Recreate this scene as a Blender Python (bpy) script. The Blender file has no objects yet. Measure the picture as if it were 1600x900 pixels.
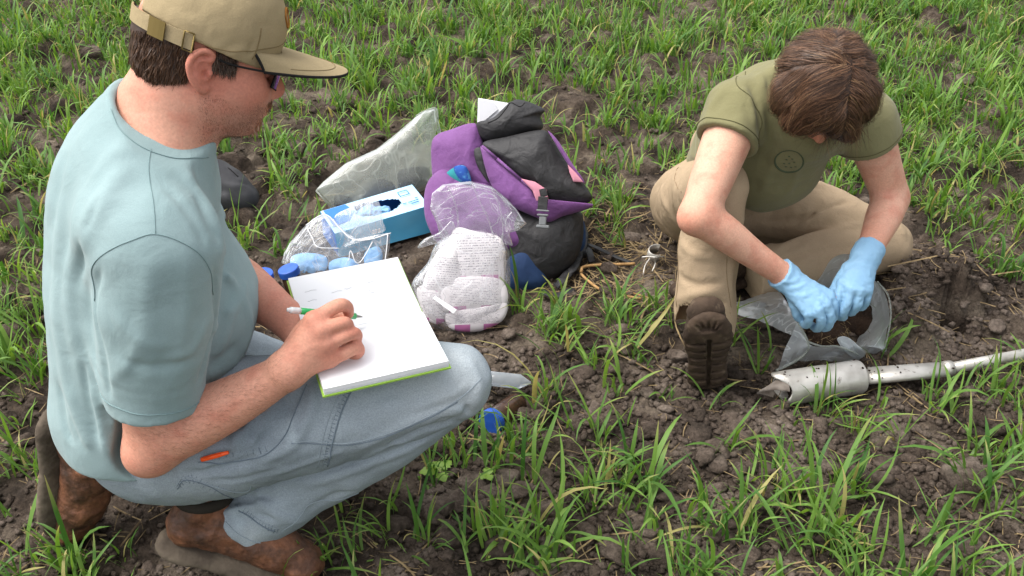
import bpy, bmesh, math, random
import numpy as np
from mathutils import Vector, Matrix, Euler
from mathutils.bvhtree import BVHTree

SC = bpy.context.scene
COL = SC.collection
rnd = random.Random(7)
npr = np.random.default_rng(7)

# ---------------------------------------------------------------- camera
CAM_H, PITCH, FPX = 1.45, math.radians(35.0), 1556.0
cd = bpy.data.cameras.new('camera'); cam = bpy.data.objects.new('camera', cd); COL.objects.link(cam)
cam.location = (0, 0, CAM_H); cam.rotation_euler = (math.pi/2 - PITCH, 0, 0)
cd.sensor_width = 36.0; cd.lens = 36.0*FPX/1600.0
cd.clip_start = 0.05; cd.clip_end = 800
SC.camera = cam
# ---------------------------------------------------------------- world, sun, exposure (bright overcast day)
W = bpy.data.worlds.new('World'); SC.world = W; W.use_nodes = True
SUN_EL, SUN_AZ = math.radians(62), math.radians(-85)     # azimuth from +Y towards +X
nt = W.node_tree; bgn = nt.nodes['Background']
sky = nt.nodes.new('ShaderNodeTexSky'); sky.sky_type = 'NISHITA'; sky.sun_disc = False
sky.sun_elevation = SUN_EL; sky.sun_rotation = SUN_AZ
sky.air_density = 1.0; sky.dust_density = 4.0; sky.ozone_density = 1.0
hs = nt.nodes.new('ShaderNodeHueSaturation'); hs.inputs['Saturation'].default_value = 0.22
nt.links.new(sky.outputs[0], hs.inputs['Color']); nt.links.new(hs.outputs[0], bgn.inputs['Color'])
bgn.inputs['Strength'].default_value = 0.15
sd = bpy.data.lights.new('sun', 'SUN'); sun = bpy.data.objects.new('sun', sd); COL.objects.link(sun)
sd.energy = 1.0; sd.angle = math.radians(38); sd.color = (1.0, 0.965, 0.90)
sdir = Vector((math.sin(SUN_AZ)*math.cos(SUN_EL), math.cos(SUN_AZ)*math.cos(SUN_EL), math.sin(SUN_EL)))
sun.rotation_euler = sdir.to_track_quat('Z', 'Y').to_euler()
SC.view_settings.view_transform = 'Standard'; SC.view_settings.look = 'None'
SC.view_settings.gamma = 1; SC.view_settings.use_curve_mapping = False
SC.view_settings.exposure = 1.22
SC.render.engine = 'CYCLES'
SC.cycles.max_bounces = 8; SC.cycles.transparent_max_bounces = 24

# ---------------------------------------------------------------- picture <-> place
CP, SP = math.cos(PITCH), math.sin(PITCH)
def P(x, y, d):                     # point seen at photo pixel (x,y) at optical depth d
    a, b = (x-800)/FPX, (y-450)/FPX
    return np.array([d*a, d*(CP - b*SP), CAM_H - d*(SP + b*CP)])
def G(x, y, z=0.0):                 # point seen at photo pixel (x,y) at height z
    return P(x, y, (CAM_H - z)/(SP + (y-450)/FPX*CP))
def proj(X, Y, Z):
    d = Y*CP + (CAM_H-Z)*SP
    return 800 + X/d*FPX, 450 - (Y*SP + (Z-CAM_H)*CP)/d*FPX
def nrm(v):
    v = np.asarray(v, float); return v/np.linalg.norm(v)
def V3(*a): return np.array(a, float)

# ---------------------------------------------------------------- materials
def lin(c):
    if isinstance(c, str):
        c = c.lstrip('#'); c = [int(c[i:i+2], 16)/255 for i in (0, 2, 4)]
    return tuple((x/12.92 if x <= .04045 else ((x+.055)/1.055)**2.4) for x in c) + (1.0,)
MATS = {}
def mat(name, base, rough=.7, spec=.3, metal=0.0, var=None, vscale=8.0, bump=0.0, bscale=200.0, bdist=.002,
        attr=None, sheen=0.0, sss=0.0, sub_r=(1, .35, .2), var2=None, v2scale=40., v2thr=(.45, .6), coat=0.0, aniso=None, fine=None, bump2=None):
    """Principled surface: base colour varied by object-space noise, optional per-vertex own colour, fine relief."""
    m = bpy.data.materials.new(name); m.use_nodes = True; n = m.node_tree.nodes; l = m.node_tree.links
    b = n['Principled BSDF']; b.inputs['Roughness'].default_value = rough
    b.inputs['Specular IOR Level'].default_value = spec; b.inputs['Metallic'].default_value = metal
    b.inputs['Sheen Weight'].default_value = sheen; b.inputs['Coat Weight'].default_value = coat
    if sss:
        b.inputs['Subsurface Weight'].default_value = sss; b.inputs['Subsurface Radius'].default_value = sub_r
        b.inputs['Subsurface Scale'].default_value = .006
    tc = n.new('ShaderNodeTexCoord')
    out = None
    base = base if len(base) == 4 and not isinstance(base, str) else lin(base)
    rgb = n.new('ShaderNodeRGB'); rgb.outputs[0].default_value = base; out = rgb.outputs[0]
    if attr:
        a = n.new('ShaderNodeAttribute'); a.attribute_name = attr; out = a.outputs['Color']
    def mixin(out, col, scale, lo, hi, detail=5):
        nz = n.new('ShaderNodeTexNoise'); nz.inputs['Scale'].default_value = scale; nz.inputs['Detail'].default_value = detail
        l.new(tc.outputs['Object'], nz.inputs['Vector'])
        mr = n.new('ShaderNodeMapRange'); mr.inputs['From Min'].default_value = lo; mr.inputs['From Max'].default_value = hi
        l.new(nz.outputs[0], mr.inputs['Value'])
        mx = n.new('ShaderNodeMix'); mx.data_type = 'RGBA'
        l.new(mr.outputs[0], mx.inputs['Factor']); l.new(out, mx.inputs['A'])
        mx.inputs['B'].default_value = col if not isinstance(col, str) and len(col) == 4 else lin(col)
        return mx.outputs['Result']
    if var: out = mixin(out, var, vscale, .35, .68)
    if var2: out = mixin(out, var2, v2scale, v2thr[0], v2thr[1])
    if fine:
        nz = n.new('ShaderNodeTexNoise'); nz.inputs['Scale'].default_value = fine[0]; nz.inputs['Detail'].default_value = 3; l.new(tc.outputs['Object'], nz.inputs['Vector'])
        mr = n.new('ShaderNodeMapRange'); mr.inputs['From Min'].default_value = .3; mr.inputs['From Max'].default_value = .7; mr.inputs['To Min'].default_value = 1-fine[1]; mr.inputs['To Max'].default_value = 1+fine[1]; l.new(nz.outputs[0], mr.inputs['Value'])
        mx = n.new('ShaderNodeMix'); mx.data_type = 'RGBA'; mx.blend_type = 'MULTIPLY'; mx.inputs['Factor'].default_value = 1; l.new(out, mx.inputs['A']); l.new(mr.outputs[0], mx.inputs['B']); out = mx.outputs['Result']
    l.new(out, b.inputs['Base Color'])
    if bump:
        nz = n.new('ShaderNodeTexNoise'); nz.inputs['Scale'].default_value = bscale; nz.inputs['Detail'].default_value = 6
        if aniso:
            mp = n.new('ShaderNodeMapping'); mp.inputs['Scale'].default_value = aniso
            l.new(tc.outputs['Object'], mp.inputs[0]); l.new(mp.outputs[0], nz.inputs['Vector'])
        else: l.new(tc.outputs['Object'], nz.inputs['Vector'])
        bp = n.new('ShaderNodeBump'); bp.inputs['Strength'].default_value = bump; bp.inputs['Distance'].default_value = bdist
        l.new(nz.outputs[0], bp.inputs['Height']); l.new(bp.outputs[0], b.inputs['Normal'])
        if bump2:
            n2 = n.new('ShaderNodeTexNoise'); n2.inputs['Scale'].default_value = bump2[1]; n2.inputs['Detail'].default_value = 4; n2.inputs['Distortion'].default_value = .6; l.new(tc.outputs['Object'], n2.inputs['Vector'])
            b2 = n.new('ShaderNodeBump'); b2.inputs['Strength'].default_value = bump2[0]; b2.inputs['Distance'].default_value = bump2[2]; l.new(n2.outputs[0], b2.inputs['Height']); l.new(b2.outputs[0], bp.inputs['Normal'])
    MATS[name] = m
    return m

def film(name, tint, base=.10, crease=.55, patch=.22, rough=.16, haze='#ffffff', size=26., edge=.45):
    """Thin clear plastic film: see-through, milky where it is creased, folded or seen edge-on, with a glossy skin."""
    m = bpy.data.materials.new(name); m.use_nodes = True; n = m.node_tree.nodes; l = m.node_tree.links
    for x in list(n):
        if x.type != 'OUTPUT_MATERIAL': n.remove(x)
    o = [x for x in n if x.type == 'OUTPUT_MATERIAL'][0]
    tc = n.new('ShaderNodeTexCoord')
    tr = n.new('ShaderNodeBsdfTransparent'); tr.inputs[0].default_value = lin(tint)
    df = n.new('ShaderNodeBsdfDiffuse'); df.inputs[0].default_value = lin(haze)
    tl = n.new('ShaderNodeBsdfTranslucent'); tl.inputs[0].default_value = lin(haze)
    gl = n.new('ShaderNodeBsdfGlossy'); gl.inputs['Roughness'].default_value = rough; gl.inputs[0].default_value = (.95, .95, .95, 1)
    def nz(sc, det, dis):
        q = n.new('ShaderNodeTexNoise'); q.inputs['Scale'].default_value = sc; q.inputs['Detail'].default_value = det; q.inputs['Distortion'].default_value = dis
        l.new(tc.outputs['Object'], q.inputs['Vector']); return q.outputs[0]
    def mth(op, a, b, c=None, clamp=False):
        q = n.new('ShaderNodeMath'); q.operation = op; q.use_clamp = clamp
        for i, z in enumerate((a, b) if c is None else (a, b, c)):
            if hasattr(z, 'links'): l.new(z, q.inputs[i])
            else: q.inputs[i].default_value = z
        return q.outputs[0]
    f1 = nz(size, 3, 2.2)
    def line(f, w):
        d = mth('ABSOLUTE', mth('SUBTRACT', f, .5), 0); r = n.new('ShaderNodeMapRange'); r.inputs['From Min'].default_value = 0; r.inputs['From Max'].default_value = w
        r.inputs['To Min'].default_value = 1; r.inputs['To Max'].default_value = 0; l.new(d, r.inputs['Value']); return r.outputs[0]
    l1 = line(f1, .022); f2 = nz(size*.45, 2, 3.0); l2 = line(f2, .018)
    pr = n.new('ShaderNodeMapRange'); pr.inputs['From Min'].default_value = .45; pr.inputs['From Max'].default_value = .75; pr.inputs['To Max'].default_value = patch; l.new(nz(size*.5, 4, 1.0), pr.inputs['Value'])
    bp = n.new('ShaderNodeBump'); bp.inputs['Strength'].default_value = .8; bp.inputs['Distance'].default_value = .006; l.new(mth('ADD', mth('MULTIPLY', l2, .12), mth('MULTIPLY', f2, 1.6)), bp.inputs['Height'])
    lw = n.new('ShaderNodeLayerWeight'); lw.inputs['Blend'].default_value = .3
    al = mth('MULTIPLY_ADD', mth('MAXIMUM', mth('MULTIPLY', l1, .25), l2), crease, base)
    al = mth('ADD', al, pr.outputs[0]); al = mth('MULTIPLY_ADD', mth('POWER', lw.outputs['Facing'], 2.5), edge, al, clamp=True)
    m0 = n.new('ShaderNodeMixShader'); m0.inputs[0].default_value = .45; l.new(df.outputs[0], m0.inputs[1]); l.new(tl.outputs[0], m0.inputs[2])
    m1 = n.new('ShaderNodeMixShader'); l.new(al, m1.inputs[0]); l.new(tr.outputs[0], m1.inputs[1]); l.new(m0.outputs[0], m1.inputs[2])
    l.new(bp.outputs[0], gl.inputs['Normal']); lw2 = n.new('ShaderNodeLayerWeight'); lw2.inputs['Blend'].default_value = .25; l.new(bp.outputs[0], lw2.inputs['Normal'])
    m2 = n.new('ShaderNodeMixShader'); l.new(mth('MULTIPLY_ADD', lw2.outputs['Fresnel'], .42, .02, clamp=True), m2.inputs[0]); l.new(m1.outputs[0], m2.inputs[1]); l.new(gl.outputs[0], m2.inputs[2])
    l.new(m2.outputs[0], o.inputs['Surface'])
    MATS[name] = m
    return m

# ---------------------------------------------------------------- objects
def tag(o, label=None, cat=None, group=None, kind=None):
    if label: o['label'] = label
    if cat: o['category'] = cat
    if group: o['group'] = group
    if kind: o['kind'] = kind
    return o
def empty(name, loc, label=None, cat=None, group=None):
    o = bpy.data.objects.new(name, None); COL.objects.link(o); o.location = loc; o.empty_display_size = .05
    return tag(o, label, cat, group)
def link(name, me, material, parent=None, smooth=True):
    o = bpy.data.objects.new(name, me); COL.objects.link(o)
    if material is not None:
        for mm in (material if isinstance(material, (list, tuple)) else [material]): me.materials.append(mm)
    if smooth and len(me.polygons): me.polygons.foreach_set('use_smooth', np.ones(len(me.polygons), bool))
    if parent is not None:
        o.parent = parent                                   # world-space mesh under a parent at its base
        pl = Vector((0, 0, 0)); q = parent
        while q is not None: pl += q.location; q = q.parent
        o.location = -pl
    return o
def mesh_np(name, v, f, material=None, parent=None, smooth=True, col=None, matidx=None):
    """Mesh from vertex array and an array of quads/tris (or a list of faces)."""
    me = bpy.data.meshes.new(name)
    v = np.asarray(v, np.float32)
    if isinstance(f, np.ndarray):
        k = f.shape[1]
        me.vertices.add(len(v)); me.vertices.foreach_set('co', v.ravel())
        me.loops.add(f.size); me.loops.foreach_set('vertex_index', f.ravel().astype(np.int32))
        me.polygons.add(len(f)); me.polygons.foreach_set('loop_start', np.arange(0, f.size, k, dtype=np.int32))
        if matidx is not None: me.polygons.foreach_set('material_index', matidx.astype(np.int32))
        me.update(calc_edges=True)
    else:
        me.from_pydata(v.tolist(), [], f); me.update()
    if col is not None:
        a = me.color_attributes.new('Col', 'FLOAT_COLOR', 'POINT')
        c = np.ones((len(v), 4), np.float32); c[:, :3] = col; a.data.foreach_set('color', c.ravel())
    return link(name, me, material, parent, smooth)
def catmull(pts, n=8):
    """Catmull-Rom through rows of pts (any number of columns)."""
    p = np.asarray(pts, float)
    if len(p) < 3:
        t = np.linspace(0, 1, n+1)[:, None]; return p[0]*(1-t)+p[-1]*t
    q = np.vstack([2*p[0]-p[1], p, 2*p[-1]-p[-2]]); out = []
    for i in range(1, len(q)-2):
        for s in range(n):
            t = s/n
            out.append(.5*((2*q[i]) + (-q[i-1]+q[i+1])*t + (2*q[i-1]-5*q[i]+4*q[i+1]-q[i+2])*t*t + (-q[i-1]+3*q[i]-3*q[i+1]+q[i+2])*t**3))
    out.append(p[-1]); return np.array(out)
def frames(path):
    t = np.gradient(path, axis=0); t /= np.linalg.norm(t, axis=1)[:, None]+1e-12
    n = np.cross(t[0], [0, 0, 1.]);
    if np.linalg.norm(n) < .1: n = np.cross(t[0], [1., 0, 0])
    n /= np.linalg.norm(n); N = []
    for i in range(len(path)):
        n = n - t[i]*np.dot(n, t[i]); n /= np.linalg.norm(n); N.append(n.copy())
    N = np.array(N); return t, N, np.cross(t, N)
def tube_vf(path, rad, seg=8, flat=1.0, up=None, caps=True):
    path = np.asarray(path, float); m = len(path)
    rad = np.full(m, rad, float) if np.isscalar(rad) else np.asarray(rad, float)
    t, N, B = frames(path)
    if up is not None:
        U = np.tile(nrm(up), (m, 1)); N = np.cross(t, U); N /= np.linalg.norm(N, axis=1)[:, None]+1e-9; B = np.cross(N, t)*1.0
    a = np.linspace(0, 2*np.pi, seg, endpoint=False)
    v = (path[:, None] + N[:, None]*np.cos(a)[None, :, None]*rad[:, None, None] + B[:, None]*np.sin(a)[None, :, None]*rad[:, None, None]*flat).reshape(-1, 3)
    i = np.arange(m-1)[:, None]*seg; j = np.arange(seg)[None]; j2 = (j+1) % seg
    f = np.stack([i+j, i+j2, i+seg+j2, i+seg+j], -1).reshape(-1, 4).tolist()
    if caps: f += [list(range(seg))[::-1], [(m-1)*seg+q for q in range(seg)]]
    return v, f
def join_vf(parts):
    V, Fc, o = [], [], 0
    for v, f in parts:
        v = np.asarray(v); V.append(v); Fc += [[int(i)+o for i in q] for q in f]; o += len(v)
    return np.vstack(V), Fc
def tube(name, path, rad, material, parent=None, seg=8, flat=1.0, up=None):
    v, f = tube_vf(path, rad, seg, flat, up); return mesh_np(name, v, f, material, parent)
def box_vf(c, h, R=None, bev=0.0, n=0):
    """Box with chamfered edges: centre c, half sizes h, rotation columns R."""
    bm = bmesh.new(); bmesh.ops.create_cube(bm, size=2.0)
    for v in bm.verts: v.co = Vector((v.co.x*h[0], v.co.y*h[1], v.co.z*h[2]))
    if bev: bmesh.ops.bevel(bm, geom=bm.edges[:], offset=bev, segments=max(1, n), affect='EDGES', profile=.5)
    v = np.array([x.co[:] for x in bm.verts]); f = [[q.index for q in g.verts] for g in bm.faces]; bm.free()
    if R is not None: v = v @ np.asarray(R, float).T
    return v + np.asarray(c, float), f
def basis(x, up=(0, 0, 1)):
    x = nrm(x); z = np.asarray(up, float); y = nrm(np.cross(z, x)); z = np.cross(x, y); return np.stack([x, y, z], 1)

# ---------------------------------------------------------------- noise
def lattice_noise(shape, cells, seed):
    """Smooth noise on a regular grid of any dimension, about -1..1."""
    g = np.random.default_rng(seed); L = g.uniform(-1, 1, [c+3 for c in cells]).astype(np.float32)
    for ax, (n, c) in enumerate(zip(shape, cells)):
        t = np.linspace(0, c, n, endpoint=False)+.5; i = np.floor(t).astype(int); f = (t-i).astype(np.float32)
        f = f*f*(3-2*f); sh = [1]*L.ndim; sh[ax] = n; f = f.reshape(sh)
        L = np.take(L, i, axis=ax)*(1-f)+np.take(L, i+1, axis=ax)*f
    return L

# ---------------------------------------------------------------- sculpting volume: smooth unions of body forms, skinned by surface nets
class Vol:
    def __init__(s, lo, hi, h):
        s.lo = np.array(lo, np.float32); s.h = h; s.n = tuple(int(math.ceil((b-a)/h))+1 for a, b in zip(lo, hi))
        s.D = np.full(s.n, .05, np.float32)
    def win(s, lo, hi, pad):
        i0 = [max(0, int((lo[a]-pad-s.lo[a])/s.h)) for a in range(3)]
        i1 = [min(s.n[a], int((hi[a]+pad-s.lo[a])/s.h)+2) for a in range(3)]
        if any(b <= a for a, b in zip(i0, i1)): return None, None
        sl = tuple(slice(a, b) for a, b in zip(i0, i1))
        ax = [(s.lo[a]+s.h*np.arange(i0[a], i1[a], dtype=np.float32)).reshape([-1 if q == a else 1 for q in range(3)]) for a in range(3)]
        return sl, ax
    def put(s, sl, d, k, op):
        A = s.D[sl]
        if op == 'u':
            if k: h = np.maximum(k-np.abs(A-d), 0)/k; A[...] = np.minimum(A, d)-h*h*k*.25
            else: np.minimum(A, d, out=A)
        else:
            d = -d
            if k: h = np.maximum(k-np.abs(A-d), 0)/k; A[...] = np.maximum(A, d)+h*h*k*.25
            else: np.maximum(A, d, out=A)
    def chain(s, pts, k=.012, op='u', n=5, flat=None, ff=1.0):
        """pts rows: x,y,z,r ; optional flattening: distances along axis 'flat' are scaled by ff (>1 thinner)."""
        q = catmull(pts, n) if len(pts) > 2 else np.asarray(pts, float)
        rm = q[:, 3].max(); c = q[:, :3]; sl, (X, Y, Z) = s.win(c.min(0)-rm, c.max(0)+rm, k+.008)
        if sl is None: return s
        best = None
        if flat is not None: fl = nrm(flat)
        for i in range(len(q)-1):
            a, b = q[i], q[i+1]; ba = b[:3]-a[:3]; L = float(ba@ba)+1e-12
            x, y, z = X-a[0], Y-a[1], Z-a[2]
            t = np.clip((x*ba[0]+y*ba[1]+z*ba[2])/L, 0, 1)
            x = x-t*ba[0]; y = y-t*ba[1]; z = z-t*ba[2]
            if flat is not None:
                w = (x*fl[0]+y*fl[1]+z*fl[2])*(ff-1); x = x+w*fl[0]; y = y+w*fl[1]; z = z+w*fl[2]
            d = np.sqrt(x*x+y*y+z*z)-(a[3]+t*(b[3]-a[3]))
            if flat is not None and ff > 1: d = d/ff**.5
            best = d if best is None else np.minimum(best, d)
        s.put(sl, best.astype(np.float32), k, op); return s
    def ell(s, c, r, R=None, k=.012, op='u'):
        c = np.asarray(c, float); r = np.asarray(r, float)*np.ones(3); rm = r.max(); sl, (X, Y, Z) = s.win(c-rm, c+rm, k+.008)
        if sl is None: return s
        x, y, z = X-c[0], Y-c[1], Z-c[2]
        if R is not None:
            R = np.asarray(R); x, y, z = (x*R[0, j]+y*R[1, j]+z*R[2, j] for j in range(3))
        k0 = np.sqrt((x/r[0])**2+(y/r[1])**2+(z/r[2])**2); k1 = np.sqrt((x/r[0]**2)**2+(y/r[1]**2)**2+(z/r[2]**2)**2)+1e-9
        s.put(sl, (k0*(k0-1)/k1).astype(np.float32), k, op); return s
    def box(s, c, h, R=None, rd=.01, k=.008, op='u'):
        c = np.asarray(c, float); h = np.asarray(h, float); rm = np.linalg.norm(h); sl, (X, Y, Z) = s.win(c-rm, c+rm, k+.008)
        if sl is None: return s
        x, y, z = X-c[0], Y-c[1], Z-c[2]
        if R is not None:
            R = np.asarray(R); x, y, z = (x*R[0, j]+y*R[1, j]+z*R[2, j] for j in range(3))
        qx, qy, qz = np.abs(x)-h[0]+rd, np.abs(y)-h[1]+rd, np.abs(z)-h[2]+rd
        d = np.sqrt(np.maximum(qx, 0)**2+np.maximum(qy, 0)**2+np.maximum(qz, 0)**2)+np.minimum(np.maximum(np.maximum(qx, qy), qz), 0)-rd
        s.put(sl, d.astype(np.float32), k, op); return s
    def cut(s, p, n, k=.002, lo=None, hi=None):
        """Remove everything on the +n side of the plane (inside an optional box)."""
        n = nrm(n); lo = s.lo if lo is None else lo; hi = s.lo+s.h*np.array(s.n) if hi is None else hi
        sl, (X, Y, Z) = s.win(lo, hi, 0)
        d = ((X-p[0])*n[0]+(Y-p[1])*n[1]+(Z-p[2])*n[2]).astype(np.float32)
        A = s.D[sl]; h = np.maximum(k-np.abs(A-d), 0)/k; A[...] = np.maximum(A, d)+h*h*k*.25; return s
    def crease(s, pts, w, h, n=6, taper=True):
        """Raise (h>0) or press in (h<0) a line of the surface."""
        q = catmull(pts, n) if len(pts) > 2 else catmull([pts[0], (np.array(pts[0])+np.array(pts[-1]))/2, pts[-1]], 4)
        sl, ax = s.win(q.min(0), q.max(0), 2.2*w)
        if sl is None: return s
        X, Y, Z = ax; best = None; m = len(q)-1
        for i in range(m):
            a, b = q[i], q[i+1]; ba = b-a; L = float(ba@ba)+1e-12
            t = np.clip(((X-a[0])*ba[0]+(Y-a[1])*ba[1]+(Z-a[2])*ba[2])/L, 0, 1)
            d2 = (X-a[0]-t*ba[0])**2+(Y-a[1]-t*ba[1])**2+(Z-a[2]-t*ba[2])**2
            g = np.exp(-d2/(w*w))
            if taper: u = (i+t)/m; g = g*np.clip(np.minimum(u, 1-u)*5+.15, 0, 1)
            best = g if best is None else np.maximum(best, g)
        s.D[sl] -= (h*best).astype(np.float32); return s
    def noise(s, amp, size, seed=0, lo=None, hi=None, ridged=False):
        sl, ax = s.win(s.lo if lo is None else lo, (s.lo+s.h*np.array(s.n)) if hi is None else hi, 0)
        shp = s.D[sl].shape; cells = [max(1, int(n*s.h/size)) for n in shp]; N = lattice_noise(shp, cells, seed)
        if ridged: N = 1-2*np.abs(N)*1.6
        s.D[sl] += (amp*N).astype(np.float32); return s
    def smooth(s, it=1):
        D = s.D
        for _ in range(it):
            for ax in range(3):
                E = D.copy()
                a = [slice(None)]*3; b = [slice(None)]*3; c = [slice(None)]*3
                a[ax] = slice(0, -2); b[ax] = slice(1, -1); c[ax] = slice(2, None)
                E[tuple(b)] = D[tuple(a)]*.25+D[tuple(b)]*.5+D[tuple(c)]*.25; D = E
        s.D = D; return s
    def nets(s):
        D = s.D; D[0] = D[-1] = .01; D[:, 0] = D[:, -1] = .01; D[:, :, 0] = D[:, :, -1] = .01
        S = D < 0; n = D.shape
        c = S[:-1].astype(np.int8)+S[1:]; c = c[:, :-1]+c[:, 1:]; c = c[:, :, :-1]+c[:, :, 1:]
        act = (c > 0) & (c < 8); idx = np.full(act.shape, -1, np.int32); I = np.argwhere(act); idx[act] = np.arange(len(I))
        Vc = np.zeros((len(I), 3), np.float32); cnt = np.zeros(len(I), np.float32)
        offs = [(0, 0, 0), (1, 0, 0), (0, 1, 0), (1, 1, 0), (0, 0, 1), (1, 0, 1), (0, 1, 1), (1, 1, 1)]
        cv = [D[I[:, 0]+o[0], I[:, 1]+o[1], I[:, 2]+o[2]] for o in offs]
        for a in range(8):
            for b in range(a+1, 8):
                oa, ob = np.array(offs[a]), np.array(offs[b])
                if np.abs(oa-ob).sum() != 1: continue
                m = (cv[a] < 0) != (cv[b] < 0); t = cv[a][m]/(cv[a][m]-cv[b][m])
                Vc[m] += oa+(ob-oa)*t[:, None]; cnt[m] += 1
        Vc = (Vc/cnt[:, None]+I)*s.h+s.lo
        Fq = []
        for ax in range(3):
            a = [slice(None)]*3; b = [slice(None)]*3; a[ax] = slice(0, -1); b[ax] = slice(1, None)
            e = S[tuple(a)] != S[tuple(b)]; E = np.argwhere(e)
            o1, o2 = (ax+1) % 3, (ax+2) % 3
            E = E[(E[:, o1] > 0) & (E[:, o2] > 0) & (E[:, o1] < n[o1]-1) & (E[:, o2] < n[o2]-1)]
            def ci(d1, d2):
                q = E.copy(); q[:, o1] -= d1; q[:, o2] -= d2; return idx[q[:, 0], q[:, 1], q[:, 2]]
            Q = np.stack([ci(1, 1), ci(0, 1), ci(0, 0), ci(1, 0)], 1)
            flip = ~S[E[:, 0], E[:, 1], E[:, 2]]; Q[flip] = Q[flip][:, ::-1]; Fq.append(Q)
        F = np.vstack(Fq); F = F[(F >= 0).all(1)]
        # one light relaxation removes the grid's stepping
        for lam in (.5, -.52, .5):
            acc = np.zeros_like(Vc); k = np.zeros(len(Vc), np.float32)
            for a, b in ((0, 1), (1, 2), (2, 3), (3, 0)):
                for p, q in ((a, b), (b, a)):
                    for d in range(3): acc[:, d] += np.bincount(F[:, p], Vc[F[:, q], d], len(Vc)).astype(np.float32)
                    k += np.bincount(F[:, p], minlength=len(Vc))
            Vc = Vc+lam*(acc/np.maximum(k, 1)[:, None]-Vc)
        return Vc, F
    def obj(s, name, material, parent=None, colfn=None, keep=None):
        v, f = s.nets()
        if keep: f = f[keep(v[f].mean(1))]; u, inv = np.unique(f, return_inverse=True); v = v[u]; f = inv.reshape(f.shape)
        o = mesh_np(name, v, f, material, parent, col=colfn(v) if colfn else None); o.data['_'] = 0
        return o, v, f
def bvh_of(v, f): return BVHTree.FromPolygons([tuple(map(float, x)) for x in v], [tuple(map(int, x)) for x in f])
def C(v, r): return [float(v[0]), float(v[1]), float(v[2]), r]
def blob(v, c, r): return np.exp(-((v-np.asarray(c))**2).sum(1)/(r*r))[:, None]
# ================================================================ GROUND
def axis_grid(lo, hi, step, far, grow=1.18):
    a = list(np.arange(lo, hi+step/2, step)); s = step; x = a[-1]
    while x < far: s *= grow; x += s; a.append(x)
    s = step; x = a[0]; pre = []
    while x > -far: s *= grow; x -= s; pre.append(x)
    return np.array(pre[::-1]+a)
GS = .009
gx = np.arange(-3.2, 3.4, GS); gy = np.arange(.2, 5.6, GS)
nx, ny = len(gx), len(gy)
Hm = np.zeros((nx, ny), np.float32)
Hm += .022*lattice_noise((nx, ny), (9, 8), 1) + .012*lattice_noise((nx, ny), (26, 22), 2)
wx = .5*lattice_noise((nx, ny), (300, 250), 5)+.6*lattice_noise((nx, ny), (110, 90), 6)
wy = .5*lattice_noise((nx, ny), (300, 250), 7)+.6*lattice_noise((nx, ny), (110, 90), 8)
def stamp(cx, cy, r, h, sq=1.0, ang=0.0, add=False, pw=.62):
    ri = int(r*1.7/GS)+2; i, j = int((cx-gx[0])/GS), int((cy-gy[0])/GS)
    i0, i1, j0, j1 = max(0, i-ri), min(nx, i+ri), max(0, j-ri), min(ny, j+ri)
    if i0 >= i1 or j0 >= j1: return
    sl = (slice(i0, i1), slice(j0, j1)); dx = (gx[i0:i1, None]-cx)+wx[sl]*r*.55; dy = (gy[None, j0:j1]-cy)+wy[sl]*r*.55
    c, s = math.cos(ang), math.sin(ang); u = (dx*c+dy*s)/r; v = (-dx*s+dy*c)/(r*sq)
    q = np.clip(1-(u*u+v*v), 0, 1)**pw
    if add: Hm[sl] += h*q
    else: base = Hm[i if 0 <= i < nx else i0, min(max(j, 0), ny-1)]*.4; Hm[sl] = np.where(q > 0, np.maximum(Hm[sl], base+h*q), Hm[sl])
for _ in range(14000):
    r = float(npr.gamma(2.0, .0072))+.006; stamp(float(npr.uniform(-3.2, 3.4)), float(npr.uniform(.2, 5.6)), r, r*float(npr.uniform(.35, .8)), float(npr.uniform(.55, 1)), float(npr.uniform(0, 3.1)))
Hm += .0050*lattice_noise((nx, ny), (330, 270), 3)+.0032*lattice_noise((nx, ny), (nx//2, ny//2), 4)
# the dug heap and auger hole beside the sample bag
hole = G(1477, 486, .055)
for (x, y, r, h) in ((1440, 470, .16, .045), (1500, 520, .17, .035), (1420, 430, .13, .03), (1370, 560, .12, .02)):
    g_ = G(x, y); stamp(g_[0], g_[1], r, h, .7, 0, True)
for k in range(260):
    g_ = G(float(npr.normal(1455, 75)), float(npr.normal(492, 45))); r = float(npr.uniform(.008, .03)); stamp(g_[0], g_[1], r, r*.7, .8, float(npr.uniform(0, 3)), True)
stamp(hole[0], hole[1], .048, -.26, .95, 0, True, .25); stamp(hole[0], hole[1], .075, -.028, .8, 0, True)
for (x, y, r, h) in ((800, 640, .05, -.03), (905, 655, .07, -.03), (1480, 600, .05, -.02), (420, 470, .06, -.05), (450, 480, .05, -.04)):
    g_ = G(x, y); stamp(g_[0], g_[1], r, h, .8, .3, True)
def ground_z(x, y):
    i = np.clip(((np.asarray(x)-gx[0])/GS).astype(int), 0, nx-1); j = np.clip(((np.asarray(y)-gy[0])/GS).astype(int), 0, ny-1)
    return Hm[i, j]
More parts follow.
